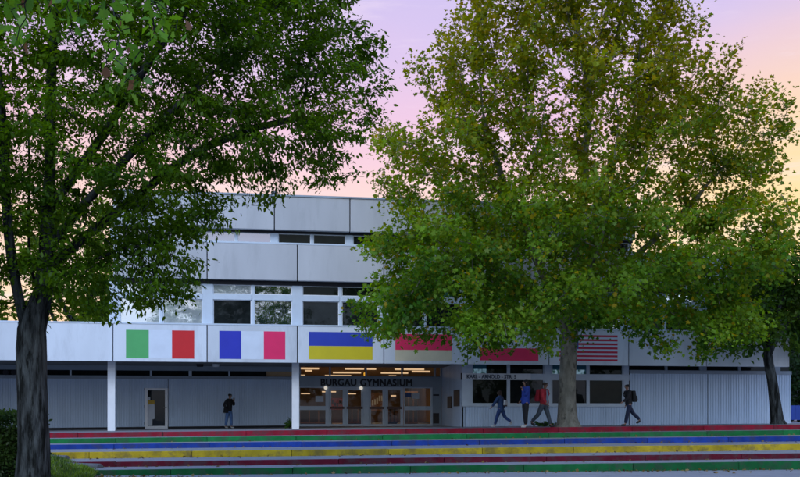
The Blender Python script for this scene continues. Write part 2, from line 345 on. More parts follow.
def window_row(xs_mod, yw, z0, z1, sub, panemats, post=.30, mull=.10, rail=None, fr='frame_paint', zt=None):
    """one window per module: frame + panes; sub panes per module; rail=(zr0,zr1) splits into lower and transom panes"""
    k = 0
    for a, b_ in zip(xs_mod[:-1], xs_mod[1:]):
        f = MB(); xa, xb = a+post/2, b_-post/2
        f.box(a-post/2+.001, a+post/2, yw-.06, yw+.12, z0, z1)
        w = (xb-xa)/sub
        for q in range(1, sub): f.box(xa+w*q-mull/2, xa+w*q+mull/2, yw-.04, yw+.10, z0, z1)
        if rail:
            for q in range(sub):
                f.box(xa+w*q+(mull/2 if q else 0), xa+w*(q+1)-(mull/2 if q < sub-1 else 0), yw-.07, yw+.11, rail[0], rail[1])
        f.box(a-post/2+.001, b_-post/2, yw+.04, yw+.11, z0-.03, z0+.004); f.box(a-post/2+.001, b_-post/2, yw+.04, yw+.11, z1-.004, z1+.03)
        fo = f.build('window', fr, S)
        t = MB()      # thin casement lines
        for q in range(sub):
            pa, pb = xa+w*q+(mull/2 if q else 0), xa+w*(q+1)-(mull/2 if q < sub-1 else 0)
            zs = [(z0, rail[0], 0), (rail[1], z1, 1)] if rail else [(z0, z1, 0)]
            for (za, zb, lv) in zs:
                mname = panemats[(k, q, lv)] if (k, q, lv) in panemats else panemats['d%d' % lv]
                if callable(mname): mname = mname()
                p = MB(); p.box(pa-.01, pb+.01, yw+.02, yw+.035, za-.01, zb+.01); p.build('pane', mname, fo)
                for (u0, u1, v0, v1) in ((pa, pb, za, za+.035), (pa, pb, zb-.03, zb), (pa, pa+.035, za+.035, zb-.03), (pb-.035, pb, za+.035, zb-.03)):
                    t.box(u0, u1, yw-.01, yw+.019, v0, v1)
        t.build('casement', 'white_paint', fo)
        k += 1
YW = YF+.38
mod_up = [x for x in SEAM if x >= XW0-.1]
pm = {'d0': lambda: random.choice(['pane_dark', 'pane_dim', 'pane_mirror']), 'd1': lambda: random.choice(['pane_teal', 'pane_dim', 'pane_mirror']),
      (0, 0, 0): 'pane_bright', (0, 1, 0): 'pane_bright', (0, 0, 1): 'pane_bright', (0, 1, 1): 'pane_bright',
      (1, 0, 0): 'pane_dark', (1, 1, 0): 'pane_mirror', (1, 0, 1): 'pane_bright', (1, 1, 1): 'pane_mirror',
      (2, 0, 0): 'pane_dark', (2, 1, 0): 'pane_dark', (2, 0, 1): 'pane_dim', (2, 1, 1): 'pane_dim', (3, 0, 0): 'pane_dim', (3, 1, 0): 'pane_dark'}
window_row(mod_up, YW, ZF1+.06, 6.90, 2, pm, .42, .11, (6.28, 6.50))
ZB0, ZB1 = 7.06, 8.53
b = MB(); b.box(XW0, XEND, YF+.30, YF+.46, 6.90, ZB0+.05); b.build('lintel', 'joint_dark', S)  # near-black colour draws the shadow line under the parapet panels
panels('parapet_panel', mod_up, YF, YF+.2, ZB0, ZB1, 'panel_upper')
b = MB(); b.box(XW0, XEND, YF+.21, YF+.36, ZB0+.06, ZB1-.02); b.build('panel_backing', 'joint_dark', S)
b = MB(); b.box(XW0, XEND, YF-.01, YF+.5, ZB1+.001, ZB1+.07); b.build('sill_capping', 'frame_paint', S)
top_mod = [XW0]+[PX(274.4, YF)+k*(PX(350, YF)-PX(274.4, YF)) for k in range(-2, 12)]
top_mod = [top_mod[0]]+[x for x in top_mod[1:] if x > XW0+1 and x < XT1]
ZT0 = 9.12
pm3 = {'d0': lambda: random.choice(['pane_dark', 'pane_dim']), (0, 0, 0): 'pane_mid', (0, 1, 0): 'pane_mid', (1, 0, 0): 'pane_mid', (1, 1, 0): 'pane_mid', (2, 0, 0): 'pane_dim', (2, 1, 0): 'pane_dim', (3, 0, 0): 'pane_dark'}
window_row(top_mod, YW+.02, ZB1+.07, 9.05, 2, pm3, .30, .09)
b = MB(); b.box(XW0, top_mod[-1], YF+.30, YF+.46, 9.05, ZT0+.05); b.build('lintel', 'joint_dark', S)  # near-black again, as the shadow line under the roof panels
ZT1 = 10.48
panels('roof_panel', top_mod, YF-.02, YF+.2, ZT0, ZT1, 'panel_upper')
b = MB(); b.box(XW0, top_mod[-1], YF+.21, YF+.36, ZT0+.06, ZT1-.02); b.build('panel_backing', 'joint_dark', S)
b = MB(); b.box(XW0-.03, top_mod[-1]+.03, YF-.06, YF+.45, ZT1+.001, ZT1+.07); b.build('roof_edge', 'beam_grey', S)
# flanks, rear and roofs of the upper floors
for q in ((XW0, XW0+.2, YF+.47, 80, ZF1, ZT1), (top_mod[-1]-.2, top_mod[-1], YF+.47, 80, ZB1+.08, ZT1), (XEND-.2, XEND, YF+.47, 80, SOF+.2, ZB1)):
    b = MB(); b.box(*q); b.build('side_wall', 'panel_upper', S)
b = MB(); b.box(XW0+.2, top_mod[-1]-.2, YF+.47, 80, ZT1-.4, ZT1-.2); b.box(top_mod[-1], XEND-.2, YF+.51, 80, ZB1-.3, ZB1-.1); b.build('roof', 'roof_grey', S)
b = MB(); b.box(XW0+.2, XEND-.2, YF+.9, YF+.95, SOF+.25, ZB1-.35); b.box(XW0+.2, top_mod[-1]-.2, YF+.92, YF+.97, ZB1-.05, ZT1-.42); b.build('dark_room_sheet', 'room_dark', S)  # black sheets standing in for the unlit rooms behind the windows
b = MB(); b.box(SEAM[0], XEND, 79.8, 80, 0, SOF); b.box(XW0, XEND, 80.01, 80.2, SOF, ZB1); b.build('rear_wall', 'panel_upper', S)
b = MB(); x_ = PX(274, YF); b.tube([(x_, YF+.3, ZT1+.05), (x_, YF+.3, ZT1+.28)], .05, 8); b.box(x_-.12, x_+.12, YF+.2, YF+.4, ZT1+.2, ZT1+.26); b.build('roof_fitting', 'handle_grey', S)
# columns
XCOL = [PX(112, YC), PX(295.5, YC)]
XCOL = [XCOL[0]-2*(XCOL[1]-XCOL[0]), XCOL[0]-(XCOL[1]-XCOL[0])]+XCOL
for x in XCOL:
    b = MB(); b.box(x-.15, x+.15, YC-.15, YC+.15, plat(x)-.05, SOF); b.build('column', 'white_paint', S, bevel=.01)

def ribbed(name, xa, xb, y, z0f, z1, m, pitch=.115, parent=S):
    """vertical trapezoidal sheet"""
    b = MB(); x = xa
    while x < xb-1e-3:
        e = min(x+pitch, xb); w = e-x
        pr = [(x, y), (x+w*.55, y), (x+w*.68, y+.017), (x+w*.87, y+.017), (e, y)]
        for (p, q) in zip(pr[:-1], pr[1:]):
            b.quad((p[0], p[1], z0f(p[0])), (q[0], q[1], z0f(q[0])), (q[0], q[1], z1), (p[0], p[1], z1))
        x = e
    return b.build(name, m, parent)
# recessed ground floor wall left of the entrance
XE0, XE1 = PX(300, YB)-.2, 8.2
XD0, XD1 = PX(145, YB), PX(168, YB)
ZDT = PZ(156, 389, YB)
zb = lambda X: plat(X)+.09
XSM = PX(168.6, YB)
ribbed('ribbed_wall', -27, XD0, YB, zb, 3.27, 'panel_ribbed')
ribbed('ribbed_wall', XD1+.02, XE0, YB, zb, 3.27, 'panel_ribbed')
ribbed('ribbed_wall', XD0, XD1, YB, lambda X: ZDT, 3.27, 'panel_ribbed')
b = MB()
for a, c in ((-27, XD0), (XD1, XE0)): b.hexa([(a, YB+.03, plat(a)-.02), (c, YB+.03, plat(c)-.02), (c, YB+.12, plat(c)-.02), (a, YB+.12, plat(a)-.02), (a, YB+.03, plat(a)+.1), (c, YB+.03, plat(c)+.1), (c, YB+.12, plat(c)+.1), (a, YB+.12, plat(a)+.1)])
b.build('plinth', 'joint_dark', S)
b = MB(); b.box(-27, XE0, YB-.05, YB+.12, 3.271, 3.42); b.build('wall_beam', 'beam_grey', S)
b = MB(); b.box(-27, XE0, YB-.04, YB+.12, 3.67, SOF-.002); b.build('wall_beam', 'beam_grey', S)
cm = [-26.9+k*3.57 for k in range(0, 8)]; off = PX(190.3, YB); cm = [off+k*3.62 for k in range(-7, 2)]
for a, c in zip(cm[:-1], cm[1:]):
    f = MB(); c = min(c, XE0); f.box(a-.07, a+.07, YB-.03, YB+.1, 3.421, 3.669); f.box((a+c)/2-.04, (a+c)/2+.04, YB-.02, YB+.09, 3.421, 3.669)
    f.box(a-.07, c-.07, YB+.05, YB+.1, 3.425, 3.445); fo = f.build('window', 'frame_paint', S); p = MB(); p.box(a+.07, c-.07, YB+.03, YB+.045, 3.42, 3.67); p.build('pane', 'pane_dark', fo)
for px in (6, 14):     # round vents at the far left of the strip
    b = MB(); x = PX(px, YB); b.tube([(x, YB-.06, 3.54), (x, YB+.02, 3.54)], .13, 20); b.build('round_vent', 'joint_dark', S)
# porch lamps under the soffit
for px in (200, 216):
    b = MB(); x = PX(px, YB-1.5); b.tube([(x, YB-1.5, SOF), (x, YB-1.5, SOF-.12)], [.16, .14], 16); b.build('soffit_lamp', 'joint_dark' if px == 200 else 'white_paint', S)

# single glazed door
zd = plat(XD0)
b = MB()
fw = .13
b.box(XD0, XD0+fw, YB-.06, YB+.1, zd, ZDT); b.box(XD1-fw, XD1, YB-.06, YB+.1, zd, ZDT)
b.box(XD0+fw, XD1-fw, YB-.06, YB+.1, ZDT-.1, ZDT); b.box(XD0+fw, XD1-fw, YB-.06, YB+.1, zd, zd+.13)
door = b.build('side_door', 'door_white', S, bevel=.008); door['label'] = 'white framed single glass door with figure sticker'
p = MB(); p.box(XD0+fw-.01, XD1-fw+.01, YB, YB+.015, zd+.12, ZDT-.09); p.build('pane', 'pane_dark', door)
h = MB(); h.tube([(XD1-.06, YB-.06, zd+1.0), (XD1-.06, YB-.13, zd+1.0), (XD1-.2, YB-.13, zd+1.0)], .014, 8); h.build('handle', 'handle_grey', door)
for hz in (.2, 1.0, 1.8):
    h = MB(); h.tube([(XD0-.012, YB-.07, zd+hz), (XD0-.012, YB-.07, zd+hz+.11)], .016, 8); h.build('hinge', 'handle_grey', door)
st = MB(); ya = YB-.004
def flat_round(mb, x0, x1, z0, z1, y, r=.06, n=5):
    pts = []
    for cx, cz, a0 in ((x1-r, z1-r, 0), (x0+r, z1-r, 90), (x0+r, z0+r, 180), (x1-r, z0+r, 270)):
        for k in range(n+1): a = R(a0+90*k/n); pts.append((cx+r*math.cos(a), y, cz+r*math.sin(a)))
    mb.poly(pts[::-1])
sx0 = XD0+fw+.01
st.m = 0; flat_round(st, sx0, sx0+.20, zd+.14, zd+1.16, ya); flat_round(st, sx0+.16, sx0+.30, zd+.45, zd+1.16, ya-.001, .05)
flat_round(st, sx0, sx0+.10, zd+1.34, zd+1.5, ya, .045)
st.m = 1; flat_round(st, sx0, sx0+.30, zd+1.15, zd+1.34, ya-.002, .05)
st.build('figure_sticker', ['paper_white', 'sticker_yellow'], door)

# ---- main entrance
ent_z = plat((XE0+XE1)/2)
ZS0, ZS1 = PZ(365, 388, YB), PZ(365, 377.2, YB)
b = MB(); b.box(XE0, XE1, YB-.05, YB+.15, ZS0, ZS1); b.build('entrance_beam', 'beam_grey', S)
for w_, pa, pb in (('BURGAU', 320.6, 355.6), ('GYMNASIUM', 360, 411.3)): text('sign_lettering', w_, PX(pa, YB), PX(pb, YB), YB-.066, PZ(365, 386.5, YB), PZ(365, 379.9, YB), 'letter_black', S, bold=.04)
def X_(px): return PX(px, YB)
ZG1 = ZS0; ZG0 = ent_z
zr = lambda py: PZ(365, py, YB)
# clerestory over the beam
f = MB()
for px in (300, 330, 366, 402, 435, 441): f.box(X_(px)-.04, X_(px)+.04, YB-.02, YB+.1, ZS1, SOF-.002)
f.box(XE0, XE1, YB+.05, YB+.1, ZS1+.002, ZS1+.03); fo = f.build('window', 'beam_grey', S)
p = MB(); p.box(XE0, XE1, YB+.03, YB+.045, ZS1-.01, SOF); p.build('pane', 'clear_glass', fo)
def side_light(pa, pb):
    f = MB(); a, c = X_(pa), X_(pb)
    f.box(a-.05, a, YB-.04, YB+.1, ZG0, ZG1-.001); f.box(c, c+.10, YB-.04, YB+.1, ZG0, ZG1-.001)
    f.box(a, c, YB-.03, YB+.1, ZG0, zr(425)); f.box(a, c, YB-.03, YB+.1, zr(411), zr(407)); f.box(a, c, YB-.03, YB+.1, zr(388.9), ZG1-.001)
    fo = f.build('side_light', 'frame_paint', S)
    for z0, z1 in ((zr(425), zr(411)), (zr(407), zr(388.9))):
        p = MB(); p.box(a-.005, c+.005, YB+.03, YB+.042, z0-.005, z1+.005); p.build('pane', 'clear_glass', fo)
    return fo
sl1 = side_light(300, 325.5); sl2 = side_light(404.8, 430.5)
po = MB(); po.box(X_(315.5), X_(323.5), YB-.035, YB-.031, zr(403), zr(397)); po.build('poster', 'paper_white', sl1)
po = MB(); po.box(X_(411.5), X_(419), YB-.035, YB-.031, zr(399.5), zr(394)); po.build('poster', 'paper_white', sl2)
po = MB(); po.box(X_(405.5), X_(411), YB-.035, YB-.031, zr(398), zr(393.4)); po.build('poster', 'paper_blue', sl2)
# door leaves
f = MB()
for pa, pb in ((327.5, 329.3), (344.6, 346.2), (363, 369), (384.4, 386.2), (402.2, 403.2)):
    f.box(X_(pa), X_(pb), YB-.05, YB+.12, ZG0, ZG1-.001)
f.box(X_(329.3), X_(363), YB-.045, YB+.11, zr(389.6), ZG1-.002); f.box(X_(369), X_(402.2), YB-.045, YB+.11, zr(389.6), ZG1-.002)
f.build('door_frame', 'frame_paint', S)
for pa, pb in ((329.4, 344.5), (346.3, 362.9), (369.1, 384.3), (386.3, 402.1)):
    f = MB(); a, c = X_(pa), X_(pb); sw = .085
    f.box(a, a+sw, YB-.02, YB+.05, ZG0+.01, zr(389.8)); f.box(c-sw, c, YB-.02, YB+.05, ZG0+.01, zr(389.8))
    f.box(a+sw, c-sw, YB-.02, YB+.05, ZG0+.01, zr(425)); f.box(a+sw, c-sw, YB-.02, YB+.05, zr(391), zr(389.8))
    d = f.build('entrance_door', 'frame_paint', S)
    p = MB(); p.box(a+sw-.005, c-sw+.005, YB+.01, YB+.022, zr(425)-.005, zr(391)+.005); p.build('pane', 'clear_glass', d)
    h = MB(); h.box(a+.02, c-.02, YB-.11, YB-.07, zr(409.9), zr(407.6)); h.box(a+.02, a+.06, YB-.069, YB-.02, zr(409.6), zr(408)); h.box(c-.06, c-.02, YB-.069, YB-.02, zr(409.6), zr(408)); h.build('push_bar', 'push_bar', d)
# solid panel at the right of the doors
b = MB(); b.box(X_(432.6), XE1-.02, YB-.02, YB+.1, ZG0, ZS0-.001); ep = b.build('entrance_panel', 'beam_grey', S)
b = MB(); b.box(X_(433), X_(439), YB-.05, YB-.021, zr(396.5), zr(395)); b.build('letter_slot', 'joint_dark', ep)
b = MB(); b.box(X_(433), X_(439), YB-.04, YB-.021, zr(424.5), zr(414)); b.build('vent_grille', 'plaque_brown', ep)
# round lamps over the doors and the orange lamp
for px, py in ((325.6, 389), (361, 389)):
    b = MB(); x = X_(px); z = zr(py); b.tube([(x, YB-.16, z), (x, YB-.06, z)], [.07, .085], 14); b.build('door_lamp', 'spot_light', S)
b = MB(); x = X_(365.6); b.tube([(x, YB+.2, zr(376)), (x, YB+.3, zr(374))], .07, 12); b.build('orange_lamp', 'orange_light', S)
# hall behind the glass
YH = 79.0; ZH = 4.02
b = MB(); b.quad((XE0-3, YB+.15, ent_z+.004), (XE1+4, YB+.15, ent_z+.004), (XE1+4, YH, ent_z+.004), (XE0-3, YH, ent_z+.004)); b.build('hall_floor', 'hall_floor', S)
b = MB(); b.quad((XE0-3, YB+.15, ZH), (XE1+4, YB+.15, ZH), (XE1+4, YH, ZH), (XE0-3, YH, ZH)); b.build('hall_ceiling', 'hall_ceiling', S)
b = MB(); b.quad((XE0-3, YB+.15, 0), (XE0-3, YH, 0), (XE0-3, YH, ZH), (XE0-3, YB+.15, ZH)); b.box(XE0-3, XE1+4, YB-.055, YB+.14, ZH+.002, ZH+.2); b.quad((XE1+4, YB+.15, 0), (XE1+4, YH, 0), (XE1+4, YH, ZH), (XE1+4, YB+.15, ZH)); b.quad((XE0-3, YH, 0), (XE1+4, YH, 0), (XE1+4, YH, ZH), (XE0-3, YH, ZH)); b.box(XE1+.15, XE1+4, YB+.16, YB+.2, 0, ZH)
b.box(XE0-3, XE0, YB+.16, YB+.2, 0, ZH); b.build('hall_wall', 'hall_wall', S)
tubes = [(46.4, (300, 319)), (46.4, (345, 364)), (46.4, (367, 376)), (46.4, (395, 402)), (46.4, (404, 424)),
         (50.4, (333, 361)), (50.4, (381, 408)), (54.2, (297, 305)), (54.2, (325, 351)), (54.2, (389, 396)),
         (60, (302, 320)), (60, (340, 360)), (60, (385, 405)), (69, (305, 322)), (69, (338, 354)), (69, (390, 404)), (57.5, (296, 350)), (57.5, (360, 430)), (59, (296, 350)), (59, (360, 430)), (61.5, (296, 430)), (63, (300, 345)), (63, (360, 420)), (66, (305, 340)), (66, (360, 412)), (73, (305, 350)), (73, (365, 420)), (48.6, (305, 312)), (48.6, (412, 430))]  # wide deep rows are added, hidden behind the beam, to brighten the hall
for Y, (pa, pb) in tubes:
    b = MB(); b.box(PX(pa, Y), PX(pb, Y), Y-.07, Y+.07, ZH-.085, ZH-.005); b.build('tube_light', 'tube_light', S)
for Y, z, pa, pb in ((70, 3.34, 301, 310), (64, 3.32, 322, 336), (70, 3.34, 344, 356), (68, 3.2, 375, 381), (70, 3.34, 405, 416), (62, 3.0, 391, 396)):      # hung tubes added to stand in for reflected, more distant lights
    b = MB(); xa, xb = PX(pa, Y), PX(pb, Y); b.box(xa, xb, Y-.05, Y+.05, z-.08, z); pl = b.build('added_hung_light', 'tube_light', S)
    b = MB(); b.tube([((xa+xb)/2, Y, z), ((xa+xb)/2, Y, ZH)], .012, 5); b.build('rod', 'handle_grey', pl)
for k, (X, Y) in enumerate(((PX(330, 49), 49), (PX(400, 49), 49), (PX(365, 57), 57), (PX(365, 67), 67))):   # added area lamps, extra fill to brighten the hall
    l = bpy.data.lights.new('hall_fill', 'AREA'); l.shape = 'RECTANGLE'; l.size = 4; l.size_y = 1.5; l.energy = 75; l.color = (1, .66, .38)
    lo = bpy.data.objects.new('hall_fill', l); col.objects.link(lo); lo.location = (X, Y, ZH-.12)
# ---- right block
XR0 = 8.2; XRE = PX(790, YR)
b = MB(); b.box(XR0, XR0+.15, YR, YB+.15, plat(XR0)-.05, SOF-.002); rw = b.build('porch_side_wall', 'panel_ribbed', S)
for (pa, pb, ya, yb) in ((448, 452, 397, 409), (454.3, 459.8, 390.5, 407)):
    def Yon(px): u = (px-400)/F; return XR0*dy_(px)/(u*cs+sn)
    Y1, Y0 = Yon(pa), Yon(pb)
    b = MB(); b.box(XR0-.035, XR0-.002, Y0, Y1, PZ(pb, yb, Y0), PZ(pb, ya, Y0)); b.build('plaque', 'plaque_brown', rw)
XP1 = PX(627, YR)
# window band
Zr = lambda py: PZ(545, py, YR)
Z_sill0, Z_sill1, Z_w1, Z_rail1 = Zr(407.6), Zr(404.2), Zr(381), Zr(374.8)
PXR = lambda px: PX(px, YR)
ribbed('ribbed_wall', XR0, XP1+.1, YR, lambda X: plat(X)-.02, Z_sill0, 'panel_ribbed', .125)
b = MB(); b.box(XR0, XP1+.1, YR-.06, YR+.1, Z_sill0+.001, Z_sill1); b.build('window_sill', 'frame_paint', S)
b = MB(); b.box(XR0-.02, PXR(530), YR-.13, YR+.1, Z_w1, Z_rail1); adr = b.build('address_sign', 'white_paint', S); adr['label'] = 'white address board with dark street name lettering'
b = MB(); b.box(PXR(530)+.002, XP1+.1, YR-.06, YR+.1, Z_w1, Z_rail1); b.build('window_rail', 'frame_paint', S)
b = MB(); b.box(XR0-.05, XR0-.021, YR-.14, YR+.0, Z_w1-.01, Z_rail1+.01); b.build('sign_edge', 'joint_dark', adr)
text('lettering', 'KARL - ARNOLD - STR. 5', PXR(466.2), PXR(515), YR-.145, Zr(379.8), Zr(376), 'letter_grey', adr, bold=.02)
ZCL = SOF-.01
def rwin(pa, pm_, pb, matsl):
    a, m_, c = PXR(pa), PXR(pm_), PXR(pb)
    f = MB(); f.box(m_-.07, m_+.07, YR-.05, YR+.1, Z_sill1+.001, Z_w1-.001); f.box(m_-.07, m_+.07, YR-.05, YR+.1, Z_rail1+.001, ZCL)
    f.box(a-.04, a, YR-.04, YR+.1, Z_sill1+.001, Z_w1-.001); f.box(c, c+.04, YR-.04, YR+.1, Z_sill1+.001, Z_w1-.001)
    f.box(a-.04, a, YR-.04, YR+.1, Z_rail1+.001, ZCL); f.box(c, c+.04, YR-.04, YR+.1, Z_rail1+.001, ZCL)
    f.box(a-.03, c+.03, YR+.06, YR+.1, Z_sill1+.002, Z_sill1+.03); f.box(a-.03, c+.03, YR+.06, YR+.1, Z_rail1+.002, Z_rail1+.03); f.box(m_-.05, m_+.05, YR+.02, YR+.09, Z_w1-.01, Z_rail1+.01)
    fo = f.build('window', 'frame_paint', S)
    for (x0, x1, z0, z1, mm) in ((a, m_-.07, Z_sill1, Z_w1, matsl[0]), (m_+.07, c, Z_sill1, Z_w1, matsl[1])):
        p = MB(); p.box(x0, x1, YR+.03, YR+.045, z0, z1); p.build('pane', mm, fo)
    for (x0, x1, mm) in matsl[2]:
        p = MB(); p.box(PXR(x0), PXR(x1), YR+.03, YR+.045, Z_rail1, ZCL); p.build('pane', mm, fo)
rwin(472.4, 508.3, 543, ('pane_dim', 'pane_dark', ((472.4, 486.5, 'pane_teal'), (486.6, 507.2, 'pane_dim'), (509.5, 543, 'pane_dark'))))
rwin(552.2, 587.8, 622, ('pane_dark', 'pane_dim', ((552.2, 586.3, 'pane_teal'), (589.3, 622, 'pane_dim'))))
for pa, pb in ((462.2, 471.4), (544.2, 551), (623.2, 628.5)):
    b = MB(); b.box(max(PXR(pa), XR0+.001), PXR(pb), YR-.05, YR+.12, Z_sill1+.001, Z_w1-.001); b.box(max(PXR(pa), XR0+.001), PXR(pb), YR-.05, YR+.12, Z_rail1+.001, ZCL); b.box(max(PXR(pa), XR0+.001)+.02, PXR(pb)-.02, YR+.02, YR+.11, Z_w1-.002, Z_rail1+.002)
    b.build('wall_post', 'frame_paint', S)
# ribbed right part
Z2 = PZ(700, 375, YR)
XJ = PX(707, YR)
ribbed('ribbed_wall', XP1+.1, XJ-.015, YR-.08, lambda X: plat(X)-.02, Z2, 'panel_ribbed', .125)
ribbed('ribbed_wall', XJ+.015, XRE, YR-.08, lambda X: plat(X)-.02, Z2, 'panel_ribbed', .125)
b = MB(); b.box(XJ-.02, XJ+.02, YR-.05, YR+.1, 1, Z2); b.build('wall_joint', 'joint_dark', S)
b = MB(); b.box(XP1+.1, XP1+.12, YR-.079, YR+.1, plat(XP1), Z2-.001); b.build('wall_joint', 'joint_dark', S)
b = MB(); b.box(XP1+.1, XRE+.02, YR-.11, YR+.15, Z2+.001, Z2+.16); b.build('wall_beam', 'beam_grey', S)
b = MB(); b.box(XRE-.02, XRE, YR-.08, 80, plat(XRE)-.05, Z2); b.build('side_wall', 'panel_ribbed', S)
f = MB()
edges = [(664.5, 667.2), (699, 706.3), (738, 740.5), (774, 780)]
for pa, pb in edges: f.box(PXR(pa), PXR(pb), YR-.04, YR+.1, Z2+.161, ZCL)
f.box(XP1+.13, XRE-.04, YR+.05, YR+.1, Z2+.162, Z2+.19); fo = f.build('window', 'beam_grey', S)
p = MB(); p.box(XP1+.12, XRE-.03, YR+.03, YR+.045, Z2+.161, ZCL); p.build('pane', 'pane_dark', fo)
b = MB(); b.box(XR0+.16, XRE-.03, YR+.6, YR+.62, plat(12), SOF-.01); b.build('dark_room_sheet', 'room_dark', S)  # black sheet in place of the dark ground floor rooms

# flags painted on the fascia
YFL = YF-.004
def zfl(px, py): return PZ(px, py, YF)
def stripe(mb, m, pa, pb, ya, yb, y=YFL, ref=None):
    mb.m = m; r = ref or (pa+pb)/2
    x0, x1, z0, z1 = PX(pa, YF), PX(pb, YF), zfl(r, yb), zfl(r, ya)
    mb.quad((x0, y, z0), (x1, y, z0), (x1, y, z1), (x0, y, z1))
def flag(label, mats, stripes):
    b = MB()
    for s in stripes: stripe(b, *s)
    o = b.build('flag_mural', mats, S); o['label'] = label; return o
flag('painted flag of green, white and red upright bands', ['flag_it_green', 'flag_white', 'flag_it_red'], [(0, 126, 148.8, 331, 359.3, YFL, 160), (1, 148.8, 172, 331, 359.3, YFL, 160), (2, 172, 194.3, 331, 359.3, YFL, 160)])
flag('painted flag of blue, white and pink-red upright bands', ['flag_fr_blue', 'flag_white', 'flag_fr_red'], [(0, 219.3, 241.3, 332, 360, YFL, 252), (1, 241.3, 263.8, 332, 360, YFL, 252), (2, 263.8, 285.3, 332, 360, YFL, 252)])
flag('painted flag of blue over yellow', ['flag_ua_blue', 'flag_ua_yellow'], [(0, 309, 372.6, 333, 347, YFL, 340), (1, 309, 372.6, 347, 360.4, YFL, 340)])
flag('painted flag of red over cream', ['flag_pl_red', 'flag_cream'], [(0, 395.3, 452, 335, 351, YFL, 424), (1, 395.3, 452, 351, 361.8, YFL, 424)])
flag('painted flag of white over pink-red', ['flag_white', 'flag_pl_red'], [(0, 480, 538.4, 336, 349, YFL, 509), (1, 480, 538.4, 349, 361.6, YFL, 509)])
ss = []; y0, y1 = 336, 362; hgt = (y1-y0)/13
for k in range(13): ss.append((0 if k % 2 == 0 else 1, 578.5 if k < 7 else 559.5, 617.6, y0+k*hgt, y0+(k+1)*hgt, YFL, 590))
ss.append((2, 559.5, 578.5, y0, y0+7*hgt, YFL, 590))
b = MB()
for s in ss: stripe(b, *s)
xa, xb = PX(559.5, YF), PX(578.5, YF); za, zb_ = zfl(590, y0+7*hgt), zfl(590, y0)
b.m = 1
for r in range(9):
    for q in range(6 if r % 2 == 0 else 5):
        cx = xa+(xb-xa)*((q*2+1+(r % 2))/12); cz = zb_-(zb_-za)*(r+1)/10; rr = .028
        pts = []
        for k in range(10):
            a = math.pi/2+k*math.pi/5; q_ = rr if k % 2 == 0 else rr*.4; pts.append((cx-q_*math.cos(a), YFL-.003, cz+q_*math.sin(a)))
        b.poly(pts)
o = b.build('flag_mural', ['flag_us_red', 'flag_white', 'flag_us_blue'], S); o['label'] = 'painted flag of red and white stripes with starry blue canton'

# a few pieces of furniture in the hall
def cabinet(px0, px1, Y, h, label, m='wood_brown', cat='cabinet', name='display_cabinet'):
    x0, x1 = PX(px0, Y), PX(px1, Y); z = ent_z+.004
    t = thing(name, ((x0+x1)/2, Y, z), label, cat)
    b = MB(); b.box(x0, x1, Y, Y+.5, z+.08, z+h); b.build('carcass', m, t, bevel=.015)
    b = MB(); b.box(x0+.04, x1-.04, Y+.05, Y+.45, z, z+.08); b.build('plinth', 'dark_box', t)
    b = MB(); n = 3
    for k in range(n): b.box(x0+(x1-x0)*k/n+.03, x0+(x1-x0)*(k+1)/n-.03, Y-.02, Y-.001, z+.15, z+h-.07)
    b.build('doors', 'dark_box' if m != 'dark_box' else 'wood_brown', t)
cabinet(300, 328, 52, .95, 'low brown cabinet inside the hall behind the left side window')
cabinet(346, 364, 58, 1.1, 'brown cabinet inside the hall behind the second entrance door')
cabinet(404, 418, 50, 1.9, 'tall brown cabinet inside the hall behind the right side window')
cabinet(386, 398, 56, 1.0, 'dark counter inside the hall behind the fourth entrance door', 'dark_box', 'counter', 'hall_counter')
def board(px0, px1, Y, z0, z1, label, m):
    x0, x1 = PX(px0, Y), PX(px1, Y); t = thing('notice_board', ((x0+x1)/2, Y, ent_z+.004), label, 'notice board')
    b = MB(); b.box(x0, x1, Y, Y+.05, ent_z+z0, ent_z+z1); b.build('panel', m, t)
    b = MB()
    for x in (x0+.03, x1-.07): b.box(x, x+.04, Y+.051, Y+.09, ent_z+.004, ent_z+z1)
    b.build('stand', 'handle_grey', t)
    b = MB(); rr = random.Random(px0)
    for k in range(5):
        w = (x1-x0)/6; xx = x0+.05+k*w*1.15; zz = ent_z+z0+(z1-z0)*rr.uniform(.2, .55); b.box(xx, xx+w*.8, Y-.006, Y-.001, zz, zz+(z1-z0)*.3)
    b.build('notices', 'paper_white' if m != 'board_red' else 'dark_box', t)
board(331, 343.6, 54, .9, 1.6, 'red notice board inside the hall behind the first entrance door', 'board_red')
board(371, 383, 53, .8, 1.9, 'brown notice board inside the hall behind the third entrance door', 'wood_brown')

# blue fence past the right corner
fx0 = XRE+.25
fence = thing('blue_fence', (fx0, 46, plat(fx0)), 'blue boarded fence beyond the right corner of the school', 'fence')
b = MB(); x = fx0
while x < fx0+9: b.box(x, x+.29, 46, 46.03, plat(24)+.12, plat(24)+.92); x += .3
b.build('boards', 'fence_blue', fence)
for k in range(4):
    b = MB(); b.box(fx0+k*2.8, fx0+k*2.8+.09, 46.04, 46.12, plat(24)-.05, plat(24)+.97); b.build('post', 'fence_blue', fence)

